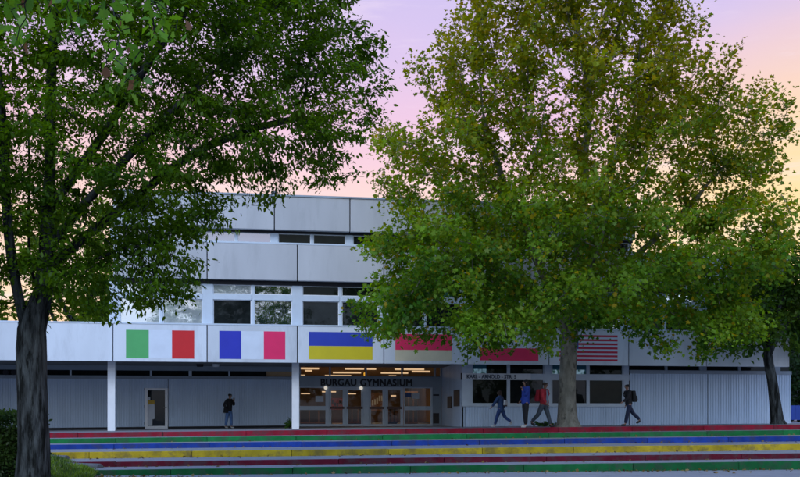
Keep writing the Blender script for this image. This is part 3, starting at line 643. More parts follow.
# ------------------------------------------------------------------ trees
def colonise(start, attract, step=.4, infl=4.0, kill=.8, iters=140, seed_paths=(), jitter=.12):
    pos = []; par = []
    def addpath(path, p0):
        last = p0
        for q in path:
            pos.append(Vector(q)); par.append(last); last = len(pos)-1
        return last
    addpath(start, -1)
    for (k, path) in seed_paths: addpath(path, k)
    A = [Vector(a) for a in attract]
    for it in range(iters):
        if not A: break
        kd = kdtree.KDTree(len(pos))
        for i, p in enumerate(pos): kd.insert(p, i)
        kd.balance(); acc = {}; keep = []
        for a in A:
            co, i, d = kd.find(a)
            if d < kill: continue
            keep.append(a)
            if d < infl or it < 25: acc.setdefault(i, []).append((a-co).normalized())
        A = keep
        if not acc: break
        for i, ds in acc.items():
            d = sum(ds, Vector())/len(ds)
            d = d+Vector((random.uniform(-1, 1), random.uniform(-1, 1), random.uniform(-1, 1)))*jitter
            if d.length < 1e-4: continue
            pos.append(pos[i]+d.normalized()*step); par.append(i)
    return pos, par
def tree_mesh(name, pos, par, rtip, power, rmax, matn, parent, trunk_r=None, n=7, min_r=0):
    nch = [[] for _ in pos]
    for i, p in enumerate(par):
        if p >= 0: nch[p].append(i)
    r = [0.0]*len(pos)
    for i in range(len(pos)-1, -1, -1):
        r[i] = rtip if not nch[i] else sum(r[c]**power for c in nch[i])**(1/power)
    k = min(1.0, rmax/max(r)); 
    r = [max(rtip*.8, rmax*(x/max(r))**1.0) if x/max(r) > .3 else max(rtip*.8, x*k) for x in r]
    if trunk_r:
        for i, v in trunk_r.items(): r[i] = v
    b = MB()
    # chains
    done = set()
    stack = [(0, None)]
    while stack:
        s, pre = stack.pop(); chain = [s]
        while nch[chain[-1]]:
            cs_ = sorted(nch[chain[-1]], key=lambda c: -r[c])
            for c in cs_[1:]: stack.append((c, chain[-1]))
            chain.append(cs_[0])
        idx = ([pre] if pre is not None else [])+chain
        pts = [pos[i] for i in idx]; rr = [r[i] for i in idx]
        if pre is not None: rr[0] = min(rr[0], rr[1]*1.25)
        if max(rr) > .15:      # heavy limbs: finer rings and an uneven, furrowed surface
            P2 = []; R2 = []
            for i in range(len(pts)-1):
                m_ = max(1, min(8, int((pts[i+1]-pts[i]).length/.12)))
                for q in range(m_): P2.append(pts[i].lerp(pts[i+1], q/m_)); R2.append(rr[i]+(rr[i+1]-rr[i])*q/m_)
            P2.append(pts[-1]); R2.append(rr[-1]); b.tube(P2, R2, n*3, cap=False, rough=.05)
        elif len(pts) > 1: b.tube(pts, rr, n if max(rr) > .05 else 4, cap=False)
    o = b.build(name, matn, parent, smooth=True)
    return r, nch
LEAF = {
 'plane': [(0, 0), (.28, -.06), (.5, .12), (.33, .25), (.55, .62), (.24, .58), (.0, 1.0), (-.24, .58), (-.55, .62), (-.33, .25), (-.5, .12), (-.28, -.06)],
 'oval': [(0, 0), (.2, .22), (.24, .5), (.14, .8), (0, 1.0), (-.14, .8), (-.24, .5), (-.2, .22)],
 'oak': [(0, 0), (.10, .15), (.2, .18), (.13, .3), (.33, .42), (.2, .52), (.36, .7), (.18, .78), (.0, 1.0), (-.18, .78), (-.36, .7), (-.2, .52), (-.33, .42), (-.13, .3), (-.2, .18), (-.10, .15)],
}
def leaves(name, centers, dirs, kind, size, colors, parent, matn, droop=.35, flat=.8, seed=1, kind_=None):
    """centers (n,3) leaf roots, dirs (n,3) pointing; flat: how level the blades lie"""
    g = np.random.default_rng(seed); n = len(centers)
    shp = np.array(LEAF[kind]); m = len(shp)
    d = dirs.copy(); d[:, 2] -= droop; d += g.normal(0, .45, (n, 3)); d /= np.linalg.norm(d, axis=1)[:, None]
    up = np.tile([0, 0, 1.0], (n, 1))*flat + g.normal(0, .55, (n, 3))
    nrm = up-d*np.sum(up*d, 1)[:, None]; nrm /= np.linalg.norm(nrm, axis=1)[:, None]+1e-9
    sd = np.cross(d, nrm)
    s = size*g.uniform(.45, 1.4, n)
    fold = g.uniform(.05, .3, n); curl = g.uniform(.05, .45, n)
    V = np.empty((n, m, 3))
    for k, (a, b_) in enumerate(shp):
        V[:, k, :] = centers + s[:, None]*(sd*a + d*b_ + nrm*(abs(a)*fold - b_*b_*curl)[:, None])
    off = np.array(origin(parent)) if parent is not None else 0
    V = (V-off).reshape(-1, 3)
    me = bpy.data.meshes.new(name)
    me.vertices.add(n*m); me.vertices.foreach_set('co', V.ravel())
    me.loops.add(n*m); me.loops.foreach_set('vertex_index', np.arange(n*m, dtype=np.int32))
    me.polygons.add(n); me.polygons.foreach_set('loop_start', (np.arange(n)*m).astype(np.int32))
    try: me.polygons.foreach_set('loop_total', np.full(n, m, dtype=np.int32))
    except Exception: pass
    ca = me.color_attributes.new('leaf_col', 'FLOAT_COLOR', 'POINT')
    cc = np.ones((n, m, 4)); cc[:, :, :3] = colors[:, None, :]; ca.data.foreach_set('color', cc.ravel())
    me.materials.append(MATS[matn]); me.update(calc_edges=True); me.validate()
    o = bpy.data.objects.new(name, me); link(o, parent); return o
def scatter_on(pos, r, par, nch, rmax, count, sigma, seed, keep=None, along=True, endbias=1.0):
    g = np.random.default_rng(seed)
    idx = [i for i in range(len(pos)) if r[i] < rmax and par[i] >= 0 and (keep is None or keep(pos[i]))]
    P = np.array([pos[i] for i in idx]); Q = np.array([pos[par[i]] for i in idx])
    w = np.array([endbias if not nch[i] else 1.0 for i in idx]); w /= w.sum()
    k = g.choice(len(idx), count, p=w); t = g.uniform(0, 1, (count, 1))
    C = P[k]*(1-t)+Q[k]*t
    D = P[k]-Q[k]; D /= np.linalg.norm(D, axis=1)[:, None]+1e-9
    C = C + g.normal(0, 1, (count, 3))*np.array(sigma)
    side = g.normal(0, .8, (count, 3)); side[:, 2] *= .4
    return C, D+side
def in_blobs(blobs, count, seed, shell=.35, reject=None):
    g = np.random.default_rng(seed); vol = np.array([b_[3]*b_[4]*b_[5] for b_ in blobs])**.8; vol /= vol.sum(); out = []
    while len(out) < count:
        b_ = blobs[g.choice(len(blobs), p=vol)]
        v = g.normal(0, 1, 3); v /= np.linalg.norm(v); v *= g.uniform(shell**3, 1)**(1/3)
        p = (b_[0]+v[0]*b_[3], b_[1]+v[1]*b_[4], b_[2]+v[2]*b_[5])
        if reject is None or not reject(p): out.append(p)
    return out
def lumps(C, scale, seed):
    """smooth pseudo-noise over space, 0..1"""
    g = np.random.default_rng(seed); v = np.zeros(len(C))
    for k in range(7):
        d = g.normal(0, 1, 3); d /= np.linalg.norm(d); v += np.sin(C@d*(2*math.pi/scale)*g.uniform(.6, 1.6)+g.uniform(0, 6.28))
    return 1/(1+np.exp(-v*.8))
def mixc(a, b_, t): return np.array(a)[None]*(1-t[:, None])+np.array(b_)[None]*t[:, None]

# ---- the big plane tree
YT = 34.9
TX = PX(568, YT)
def blob(px, py, rx, ry, Yc, Y, rY):     # crown lump from photo size at depth Yc
    k = Yc/(F*dy_(px)); return (PX(px, Yc), Y, PZ(px, py, Yc), rx*k, rY, ry*k)
pt = thing('plane_tree', (TX, YT, plat(TX)), 'large broad plane tree with grey trunk in front of the entrance block', 'tree')
tz = plat(TX)-.05
TT = 10.3
trunk = [(TX+.0, YT, tz), (TX, YT, tz+.12), (TX-.02, YT, tz+.3), (TX-.03, YT, tz+.6), (TX-.04, YT, tz+1.2), (TX-.02, YT, tz+2), (TX+.02, YT, tz+2.8), (TX+.05, YT-.03, tz+3.5), (TX+.1, YT-.08, tz+4.2)]
def lead(p0, p1, n, wob=.12):
    p0, p1 = Vector(p0), Vector(p1); return [p0.lerp(p1, (k+1)/n)+Vector((random.uniform(-wob, wob), random.uniform(-wob, wob), 0)) for k in range(n)]
fk = len(trunk)-1
f0 = Vector(trunk[-1])
cen = (TX+.9, YT-1.2, tz+15)
paths = [(fk, lead(f0, (TX+.5, YT-1.0, tz+11.5), 14)), (fk, lead(f0, (TX+1.5, YT-1.2, tz+11.0), 14)), (fk-1, lead(trunk[fk-1], (TX-3.2, YT-2.2, tz+9.2), 12)), (fk, lead(f0, (TX+4.6, YT-2.0, tz+9.0), 12)),
         (fk, lead(f0, (TX-4.6, YT-3.2, tz+6.4), 11)), (fk, lead(f0, (TX+4.2, YT-3.0, tz+6.6), 10)), (fk-1, lead(trunk[fk-1], (TX-.5, YT-5.0, tz+6.5), 10))]
Yc = 32.0
pb = [blob(570, 115, 140, 145, Yc, 31.8, 4.2), blob(470, 75, 62, 62, Yc, 32.2, 3.4), blob(432, 165, 66, 60, Yc, 31.8, 3.6), blob(440, 255, 80, 62, Yc, 31.6, 3.8), blob(392, 318, 42, 32, Yc, 32.0, 2.6),
      blob(672, 92, 62, 78, Yc, 32.0, 3.6), blob(742, 138, 52, 60, Yc, 32.2, 3.0), blob(715, 240, 74, 85, Yc, 31.8, 3.8), blob(690, 334, 50, 30, Yc, 32.2, 2.6), blob(735, 322, 36, 30, Yc, 32.2, 2.2), blob(560, 255, 150, 88, Yc, 31.2, 4.4), blob(425, 321, 44, 24, Yc, 31.6, 2.4), blob(490, 334, 56, 26, Yc, 31.4, 2.8), blob(545, 328, 50, 28, Yc, 31.2, 2.6), blob(622, 316, 44, 24, Yc, 31.4, 2.6), blob(560, -40, 118, 110, Yc, 31.8, 4.0), blob(636, 15, 52, 60, Yc, 32, 3.2)]
rej = lambda p: (p[1] > 36.3 and p[2] < 11) or (abs(p[0]-TX) < 1.2 and p[2] < tz+2.7) 
at = in_blobs(pb, 3200, 3, .3, rej)
pos, par = colonise(trunk, at, .42, 5, .62, 150, paths)
tr_r = {0: .60, 1: .49, 2: .42, 3: .38, 4: .345, 5: .33, 6: .325, 7: .32, 8: .30}
r, nch = tree_mesh('trunk', pos, par, .012, 2.35, .30, 'bark_plane', pt, tr_r, 10)
C, D = scatter_on(pos, r, par, nch, .035, 150000, (.27, .27, .22), 11, endbias=1.6)
gt = np.random.default_rng(77); ok = (C[:, 1] < 36.9) & (gt.uniform(0, 1, len(C)) > np.clip((C[:, 2]-7.5)/3, 0, 1)*np.clip((lumps(C, 1.25, 88)-.42)*2.0, 0, .9)); C, D = C[ok], D[ok]
n = len(C); g1 = np.random.default_rng(5)
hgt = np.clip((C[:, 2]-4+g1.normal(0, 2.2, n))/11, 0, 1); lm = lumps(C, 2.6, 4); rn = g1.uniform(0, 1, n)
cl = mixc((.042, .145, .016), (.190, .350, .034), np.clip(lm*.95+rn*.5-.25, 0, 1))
hi = mixc((.072, .120, .005), (.260, .245, .009), np.clip(lumps(C, 3.4, 9)*.7+rn*.4, 0, 1))  # upper crown coloured olive-gold to imitate backlit leaves
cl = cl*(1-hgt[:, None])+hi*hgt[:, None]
yel = g1.uniform(0, 1, n) < (.035+.06*hgt); cl[yel] = np.array([.38, .30, .01])*g1.uniform(.6, 1.1, (yel.sum(), 1))
leaves('crown', C, D, 'plane', .130, cl, pt, 'leaf_plane', .45, .8, 21)

# ---- left hornbeam, close to the camera
YL = 17.0
LX = PX(33, YL)
ht = thing('hornbeam_tree', (LX, YL, .0), 'dark forked tree with layered drooping foliage at the left edge', 'tree')
trunk = [(LX-.0, YL, -.1), (LX-.01, YL, .1), (LX, YL, .4), (LX+.02, YL, .9), (LX+.0, YL, 1.5), (LX-.02, YL, 2.1), (LX-.03, YL, 2.7), (LX-.02, YL, 3.05)]
fk = len(trunk)-1; f0 = Vector(trunk[-1]); f1 = Vector(trunk[fk-1])
P_ = lambda px, py, Y: Vector((PX(px, Y), Y, PZ(px, py, Y)))
paths = [(fk, [P_(44, 290, 17), P_(47, 250, 17), P_(48, 210, 17.0), P_(50, 170, 16.95), P_(50, 130, 16.9), P_(51, 95, 16.9), P_(52, 50, 16.8), P_(60, 0, 16.8), P_(64, -50, 16.8)]),
         (fk-1, [P_(20, 305, 16.95), P_(13, 270, 16.9), P_(8, 230, 16.8), P_(6, 190, 16.7), P_(4, 140, 16.6), P_(0, 90, 16.5), P_(-8, 30, 16.4)]),
         (fk, [P_(40, 300, 17.1), P_(30, 265, 17.3), P_(28, 220, 17.5), P_(30, 180, 17.7), P_(28, 120, 17.9)])]
pos0 = len(trunk)
# long limbs rising to the right, from the central stem
limbs = [(pos0+1, [P_(62, 232, 16.9), P_(84, 205, 16.7), P_(108, 180, 16.5), P_(135, 150, 16.3), P_(165, 118, 16.1), P_(200, 85, 15.9), P_(235, 55, 15.8)]),
         (pos0+0, [P_(60, 260, 17), P_(82, 240, 17.1), P_(110, 218, 17.2), P_(140, 195, 17.3), P_(170, 170, 17.4), P_(205, 148, 17.4), P_(250, 130, 17.3), P_(300, 118, 17.2)]),
         (pos0+2, [P_(64, 190, 16.9), P_(82, 165, 16.8), P_(104, 135, 16.6), P_(125, 100, 16.5), P_(150, 60, 16.4), P_(180, 20, 16.3)]),
         (pos0+0, [P_(66, 275, 16.7), P_(92, 262, 16.4), P_(120, 250, 16.1), P_(150, 245, 15.8)])]
Yc = 16.8
hb = [blob(105, 40, 130, 120, Yc, 16.6, 2.6), blob(250, 50, 110, 80, Yc, 16.6, 2.4), blob(332, 88, 62, 62, Yc, 16.7, 1.7), blob(318, 150, 46, 42, Yc, 16.7, 1.3), blob(232, 145, 80, 60, Yc, 16.6, 1.9), blob(120, 175, 105, 90, Yc, 16.4, 2.4),
      blob(150, 245, 56, 50, Yc, 16.3, 1.6), blob(170, 285, 40, 30, Yc, 16.3, 1.2), blob(105, 295, 66, 34, Yc, 16.4, 1.5), blob(68, 262, 40, 44, Yc, 16.2, 1.4), blob(130, 318, 34, 12, Yc, 16.3, .8), blob(182, 232, 46, 34, Yc, 16.4, 1.2), blob(172, 305, 28, 16, Yc, 16.2, .8), blob(0, 150, 75, 130, Yc, 16.5, 2.4), blob(-20, 285, 40, 45, Yc, 16.6, 1.6), blob(250, -40, 110, 80, Yc, 16.6, 2.4), blob(60, -80, 170, 90, Yc, 16.6, 2.8), blob(330, -10, 40, 60, Yc, 16.7, 1.4), blob(265, 207, 30, 10, Yc, 16.5, .6), blob(330, 185, 26, 14, Yc, 16.7, .6), blob(-90, 120, 90, 150, Yc, 16.6, 2.6)]
rej = lambda p: (abs(p[0]-LX) < .6 and p[2] < 3.5)
at = in_blobs(hb, 5200, 13, .05, rej)
pos, par = colonise(trunk, at, .18, 2.6, .26, 150, paths+limbs, .18)
tr_r = {0: .40, 1: .33, 2: .295, 3: .275, 4: .262, 5: .255, 6: .26, 7: .245}
r, nch = tree_mesh('trunk', pos, par, .004, 2.15, .19, 'bark_dark', ht, tr_r, 14)
C, D = scatter_on(pos, r, par, nch, .035, 215000, (.15, .15, .045), 31, endbias=1.4); gt = np.random.default_rng(78); ok = gt.uniform(0, 1, len(C)) > np.clip((lumps(C*np.array([1, 1, 1.8]), .9, 89)-.50)*2.6, 0, .94); C, D = C[ok], D[ok]
n = len(C); rn = g1.uniform(0, 1, n); lm = lumps(C, 1.3, 14)
cl = mixc((.022, .070, .004), (.085, .180, .006), np.clip(lm*.7+rn*.4, 0, 1))
up_ = np.clip((C[:, 2]-5.5)/3, 0, 1)*np.clip((LX+2.5-C[:, 0])/2.5, 0, 1); cl = cl*(1-up_[:, None])+mixc((.08, .19, .008), (.16, .28, .01), rn)*up_[:, None]  # leaf colour lightened at upper left, imitating light shining through
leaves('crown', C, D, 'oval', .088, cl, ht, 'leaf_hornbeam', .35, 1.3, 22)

# ---- oak reaching in at the top left, trunk outside the frame
ot = thing('oak_tree', (-5.4, 7.2, 0), 'bright green oak branch with lobed leaves hanging in at the top left', 'tree')
trunk = [(-5.4, 7.2, -.1), (-5.4, 7.2, 1), (-5.35, 7.2, 2), (-5.3, 7.2, 3), (-5.2, 7.25, 4), (-5.1, 7.3, 5), (-5.0, 7.3, 6), (-4.9, 7.3, 7)]
P8 = lambda px, py, Y=7.6: Vector((PX(px, Y), Y, PZ(px, py, Y)))
paths = [(5, [(-4.6, 7.4, 5.5), (-4.1, 7.5, 5.75), P8(-90, -70), P8(-40, -62), P8(0, -52), P8(40, -44), P8(80, -36), P8(120, -26), P8(150, -12)])]
ob = [blob(70, -12, 105, 30, 7.6, 7.6, .5), blob(55, 12, 40, 18, 7.6, 7.5, .3), blob(125, 55, 28, 46, 7.6, 7.6, .3), blob(18, 40, 14, 30, 7.6, 7.6, .25), blob(150, 15, 40, 30, 7.6, 7.7, .3), blob(-90, -30, 90, 60, 7.6, 7.5, .9)]
at = in_blobs(ob, 620, 17, .0)+in_blobs([(-5.2, 7.2, 8.6, 2.2, 2.2, 1.5)], 160, 18, .2)
pos, par = colonise(trunk, at, .10, 3, .14, 120, paths, .2)
r, nch = tree_mesh('trunk', pos, par, .004, 2.4, .18, 'bark_dark', ot, {0: .34, 1: .27, 2: .25, 3: .24, 4: .22, 5: .2, 6: .15, 7: .12, **{k: .04-.003*(k-8) for k in range(8, 17)}}, 10)
C, D = scatter_on(pos, r, par, nch, .016, 2300, (.06, .06, .06), 41)
n = len(C); rn = g1.uniform(0, 1, n); lm = lumps(C, .8, 24)
cl = mixc((.025, .11, .022), (.15, .34, .012), np.clip(lm*.9+rn*.35-.1, 0, 1)); br = rn > .9; cl[br] = (.16, .09, .045)
leaves('crown', C, D, 'oak', .108, cl, ot, 'leaf_oak', .6, .5, 23)

# ---- small tree at the right corner
YK = 35.6
KX = PX(778, YK)
kt = thing('young_tree', (KX, YK, plat(KX)), 'slender dark tree with leaning forked trunk at the right corner of the building', 'tree')
tz = plat(KX)-.05
PK = lambda px, py, Y=YK: Vector((PX(px, Y), Y, PZ(px, py, Y)))
trunk = [Vector((KX, YK, tz)), PK(777, 421), PK(776, 410), PK(774, 395), PK(772, 380), PK(769, 365), PK(767.5, 355)]
fk = len(trunk)-1
paths = [(fk, [PK(764, 345), PK(761, 335), PK(756, 320), PK(752, 305, 35.4), PK(748, 285, 35.3)]), (fk, [PK(768, 342), PK(768, 330, 35.7), PK(769, 310, 35.8), PK(772, 285, 35.8), PK(774, 262, 35.8)]), (fk, [PK(774, 345), PK(780, 335), PK(788, 325, 35.5), PK(797, 317, 35.4), PK(806, 308, 35.3)]), (fk, [PK(772, 340), PK(776, 320), PK(782, 300), PK(790, 280, 35.8)])]
kb = [blob(738, 318, 36, 38, 35.5, 35.0, 1.6), blob(790, 275, 40, 36, 35.5, 35.6, 2.0), blob(805, 308, 24, 26, 35.5, 35.4, 1.6), blob(830, 300, 50, 60, 35.5, 35.5, 2.2), blob(760, 270, 36, 30, 35.5, 35.4, 1.8)]
at = in_blobs(kb, 700, 23, .1)
pos, par = colonise(trunk, at, .3, 4, .42, 90, paths)
r, nch = tree_mesh('trunk', pos, par, .010, 2.3, .15, 'bark_dark', kt, {0: .36, 1: .27, 2: .235, 3: .215, 4: .2, 5: .195, 6: .2}, 9)
C, D = scatter_on(pos, r, par, nch, .03, 12500, (.24, .24, .18), 51)
n = len(C); rn = g1.uniform(0, 1, n)
leaves('crown', C, D, 'oval', .22, mixc((.022, .075, .014), (.09, .16, .02), np.clip(lumps(C, 1.6, 34)*.7+rn*.4, 0, 1)), kt, 'leaf_hornbeam', .35, .8, 24)

# ---- background trees
def bg_tree(name, X, Y, z, h, w, label, count, seed, c0=(.02, .05, .014), c1=(.05, .10, .02), group=None, leaf=.42):
    t = thing(name, (X, Y, z), label, 'tree', group)
    trunk = [(X+random.uniform(-.1, .1)*k, Y, z-.1+k*h*.07) for k in range(5)]
    g = np.random.default_rng(seed); bl = []
    for k in range(9):
        a = g.uniform(0, 6.28); q = g.uniform(.1, .6)*w/2; zz = z+h*g.uniform(.35, .82); s = w*g.uniform(.2, .32)
        bl.append((X+q*math.cos(a), Y+q*math.sin(a), zz, s, s, s*.85))
    at = in_blobs(bl, 420, seed, .3)
    pos, par = colonise(trunk, at, h*.035, h*.4, h*.06, 80)
    r, nch = tree_mesh('trunk', pos, par, .02, 2.3, h*.022, 'bark_dark', t, None, 6)
    C, D = scatter_on(pos, r, par, nch, .07, count, (.4, .4, .32), seed+1)
    n = len(C); rn = g.uniform(0, 1, n)
    leaves('crown', C, D, 'oval', leaf, mixc(c0, c1, np.clip(lumps(C, 3, seed)*.7+rn*.4, 0, 1)), t, 'leaf_hornbeam', .3, .8, seed)
    return t
def copy_tree(o, loc, label, group=None):
    c = o.copy(); col.objects.link(c); c.location = loc; c['label'] = label
    if group: c['group'] = group
    for ch in list(o.children):
        k = ch.copy(); col.objects.link(k); k.parent = c
    return c
a1 = bg_tree('background_tree', PX(810, 62), 62, 1.1, 12.0, 11, 'dark rounded tree standing behind the right end of the school', 5200, 61, (.016, .035, .010), (.036, .06, .015))
a2 = copy_tree(a1, (PX(850, 72), 72, 1.0), 'dark tree behind and beyond the right end tree, at the frame edge')
a3 = bg_tree('background_tree', PX(815, 52), 52, 1.1, 7.0, 8, 'low bushy tree rising behind the blue fence', 4200, 63, (.014, .035, .012), (.03, .06, .018), leaf=.32)
a5 = bg_tree('background_bush', PX(812, 49), 49, 1.1, 4.2, 6.5, 'low dark bush filling the gap behind the blue fence at the right edge', 5200, 68, (.012, .03, .010), (.025, .05, .014), leaf=.26)
a6 = bg_tree('background_bush', PX(800, 56), 56, .6, 5.2, 8, 'dark bush standing between the corner of the school and the right edge', 5200, 69, (.010, .026, .009), (.022, .045, .014), leaf=.3)
a4 = bg_tree('background_tree', PX(20, 50), 62, .9, 16, 13, 'yellow-green tree standing behind the low left wing of the school', 6500, 65, (.06, .12, .016), (.12, .19, .025))
# trees across the yard behind the viewpoint, seen as reflections in the windows
for k, (X, Y, s) in enumerate(((-26, -34, 1.0), (2, -40, 1), (14, -36, 1), (30, -42, 1), (-8, -52, 1))):
    copy_tree(a4 if k % 2 else a1, (X, Y, -1.0), 'tree across the yard reflected in the school windows', 'trees reflected in the windows')

# ---- hedge, grass bed, logs, leaf litter
hx0, hx1, hy0, hy1, hz1 = PX(-70, 18), PX(33, 18.4), 17.9, 19.3, PZ(10, 415.5, 18)
hd = thing('hedge', ((hx0+hx1)/2, 18.5, .05), 'clipped dark green hedge behind the left tree trunk', 'hedge')
b = MB()
for k in range(10): 
    x = hx0+(hx1-hx0)*(k+.5)/10; b.tube([(x, 18.5, 0), (x+.1, 18.5+random.uniform(-.2, .2), .6), (x+random.uniform(-.2, .2), 18.5+random.uniform(-.4, .4), hz1-.15)], [.03, .02, .01], 5)
b.build('stems', 'bark_dark', hd)
b = MB(); b.box(hx0+.15, hx1-.2, hy0+.2, hy1-.2, .05, hz1-.25); b.build('core', 'soil', hd)
n = 15000; P = np.stack([g1.uniform(hx0, hx1, n), g1.uniform(hy0, hy1, n), g1.uniform(.02, hz1, n)], 1)
face = g1.integers(0, 4, n); P[face == 0, 1] = hy0+g1.normal(0, .05, (face == 0).sum()); P[face == 1, 2] = hz1+g1.normal(-.03, .05, (face == 1).sum()); P[face == 2, 0] = hx1+g1.normal(0, .05, (face == 2).sum()); P[face == 3, 1] = hy0+.05+g1.normal(0, .06, (face == 3).sum())
D = g1.normal(0, 1, (n, 3)); D[:, 1] -= .6; D[:, 2] += .3
rn = g1.uniform(0, 1, n); lm = lumps(P, .5, 44)
leaves('foliage', P, D, 'oval', .07, mixc((.012, .03, .012), (.05, .10, .022), np.clip(lm*.8+rn*.4-.1, 0, 1)), hd, 'leaf_hornbeam', .1, .5, 25)

def bedz(X, Y):
    t = max(0, min(1, (Y-21.6)/(27.2-21.6))); e = max(0, min(1, (bedx(Y)-X)/.5))
    return (.02+.24*t)*(.15+.85*e)+.02
def bedx(Y):
    return -4.35 + max(0, (Y-23.0))*(-.36) if Y > 23.0 else -4.35+(23.0-Y)*.12
b = MB(); ny, nx = 24, 22
gv = lambda i, j: ((lambda Y: (lambda X: (X, Y, bedz(X, Y)))(bedx(Y)-(j/nx)**1.6*12))(12+(27.35-12)*i/ny))
for i in range(ny):
    for j in range(nx): b.quad(gv(i, j), gv(i, j+1), gv(i+1, j+1), gv(i+1, j))
for i in range(ny):
    p, q = gv(i, 0), gv(i+1, 0); b.quad(p, q, (q[0]+.03, q[1], -.05), (p[0]+.03, p[1], -.05))
tag(b.build('planting_bed', 'soil'), kind='structure')
n = 26000; Y = 12+(27.3-12)*g1.uniform(0, 1, n)**.7; X = np.array([bedx(y) for y in Y])-.02-g1.uniform(0, 1, n)**2*6.5
P = np.stack([X, Y, np.array([bedz(x, y) for x, y in zip(X, Y)])], 1)
D = g1.normal(0, .35, (n, 3)); D[:, 2] = 1.1
LEAF['blade'] = [(0, 0), (.07, .3), (.05, .7), (0, 1), (-.05, .7), (-.07, .3)]
rn = g1.uniform(0, 1, n)
gr = leaves('grass', P, D, 'blade', .16, mixc((.025, .07, .012), (.17, .29, .025), np.clip(rn*.55+lumps(P, .7, 7)*.8-.2, 0, 1)), None, 'leaf_ground', -.3, .2, 26); tag(gr, 'bright green grass in the sloping bed beside the steps', 'grass', kind='stuff')
for k, (px, py, Y, ln, rad, lab) in enumerate(((70, 459, 27.0, 2.3, .095, 'upper round grey edging log beside the yellow step'), (103, 468, 24.85, 1.6, .11, 'lower round grey edging log beside the dark red step'))):
    x1 = PX(px, Y); z = PZ(px, py, Y)
    t = thing('edging_log', (x1, Y, z-rad), lab, 'edging log')
    b = MB(); b.tube([(x1-ln, Y+.5, z+.03), (x1-ln*.5, Y+.02, z+.015), (x1-.02, Y-.35, z), (x1, Y-.37, z)], [rad, rad, rad, rad*.9], 18); b.build('log', 'concrete_log', t, smooth=False)
# fallen leaves
rows = []
for i in range(1, 6):
    Ya, Yb = YS[i], YS[i-1]
    m_ = [0, 40, 60, 90, 120, 120][i]
    X = g1.uniform(-6, 22, m_); y = Yb-g1.exponential(.25, m_); y = np.clip(y, Ya+.03, Yb-.03)
    rows += [(a, c, sz(i, a)+.006) for a, c in zip(X, y)]
m_ = 300; X = np.concatenate([g1.normal(10, 3.5, m_//2), g1.uniform(-5, 20, m_//2)]); y = YS[5]-.03-g1.exponential(.22, m_); rows += [(a, c, .006) for a, c in zip(X, y)]
m_ = 120; X = g1.normal(-3.6, .8, m_); y = 23.2-g1.exponential(.6, m_); rows += [(a, c, .006) for a, c in zip(X, y)]
m_ = 170; y = g1.uniform(21.5, 27, m_); X = np.array([bedx(v) for v in y])-g1.exponential(.7, m_); rows += [(a, c, bedz(a, c)+.07) for a, c in zip(X, y)]
P = np.array(rows); n = len(P); D = g1.normal(0, 1, (n, 3)); D[:, 2] = .25
rn = g1.uniform(0, 1, n)
fl = leaves('fallen_leaves', P, D, 'plane', .075, mixc((.07, .04, .015), (.28, .19, .05), rn), None, 'leaf_ground', 0, 1.2, 27); tag(fl, 'dry yellow and brown leaves lying along the coloured steps', 'fallen leaves', kind='stuff')
# small plants
def plant(px, Y, h, w, label, n, seed, cA=(.03, .08, .02), cB=(.07, .15, .03)):
    x = PX(px, Y); z = plat(x)-.01; t = thing('small_plant', (x, Y, z), label, 'plant'); g = np.random.default_rng(seed)
    b = MB(); C = []; D = []
    for k in range(9):
        a = g.uniform(0, 6.28); e = Vector((x+math.cos(a)*w*g.uniform(.2, 1), Y+math.sin(a)*w*.6, z+h*g.uniform(.5, 1)))
        pts = [Vector((x, Y, z)).lerp(e, q)+Vector((0, 0, .06*math.sin(q*3))) for q in (0, .35, .7, 1)]; b.tube(pts, .008, 4)
        for q in range(n//9):
            s = g.uniform(.25, 1); C.append(pts[0].lerp(e, s)); D.append((math.cos(a)+g.normal(0, .6), math.sin(a)+g.normal(0, .6), .3))
    b.build('stem', 'bark_dark', t); C = np.array([tuple(c) for c in C]); D = np.array(D)
    leaves('foliage', C, D, 'oval', .16, mixc(cA, cB, g.uniform(0, 1, len(C))), t, 'leaf_hornbeam', .1, .6, seed)
plant(289.5, 39.2, .42, .28, 'small dark weed growing beside the entrance column', 90, 71)
plant(545.5, 36.5, .22, .35, 'low green weed at the foot of the plane tree', 80, 73)
plant(556, 35.6, .16, .25, 'tiny weed touching the base of the plane tree', 50, 75)

# ------------------------------------------------------------------ people
def skin_mesh(name, verts, edges, radii, material, parent, sub=2, roots=(0,)):
    me = bpy.data.meshes.new(name); me.from_pydata([tuple(v) for v in verts], edges, []); me.update()
    o = bpy.data.objects.new(name, me); col.objects.link(o)
    o.modifiers.new('s', 'SKIN'); sv = me.skin_vertices[0].data
    for i, rr in enumerate(radii):
        sv[i].radius = (rr, rr) if not hasattr(rr, '__len__') else rr
        sv[i].use_root = i in roots
    md = o.modifiers.new('u', 'SUBSURF'); md.levels = sub; md.render_levels = sub
    bpy.context.view_layer.update()
    m2 = bpy.data.meshes.new_from_object(o.evaluated_get(bpy.context.evaluated_depsgraph_get()))
    bpy.data.objects.remove(o); m2.name = name
    off = origin(parent)
    for v in m2.vertices: v.co -= off
    m2.materials.clear(); m2.materials.append(MATS[material])
    m2.polygons.foreach_set('use_smooth', [True]*len(m2.polygons))
    q = bpy.data.objects.new(name, m2); link(q, parent); return q
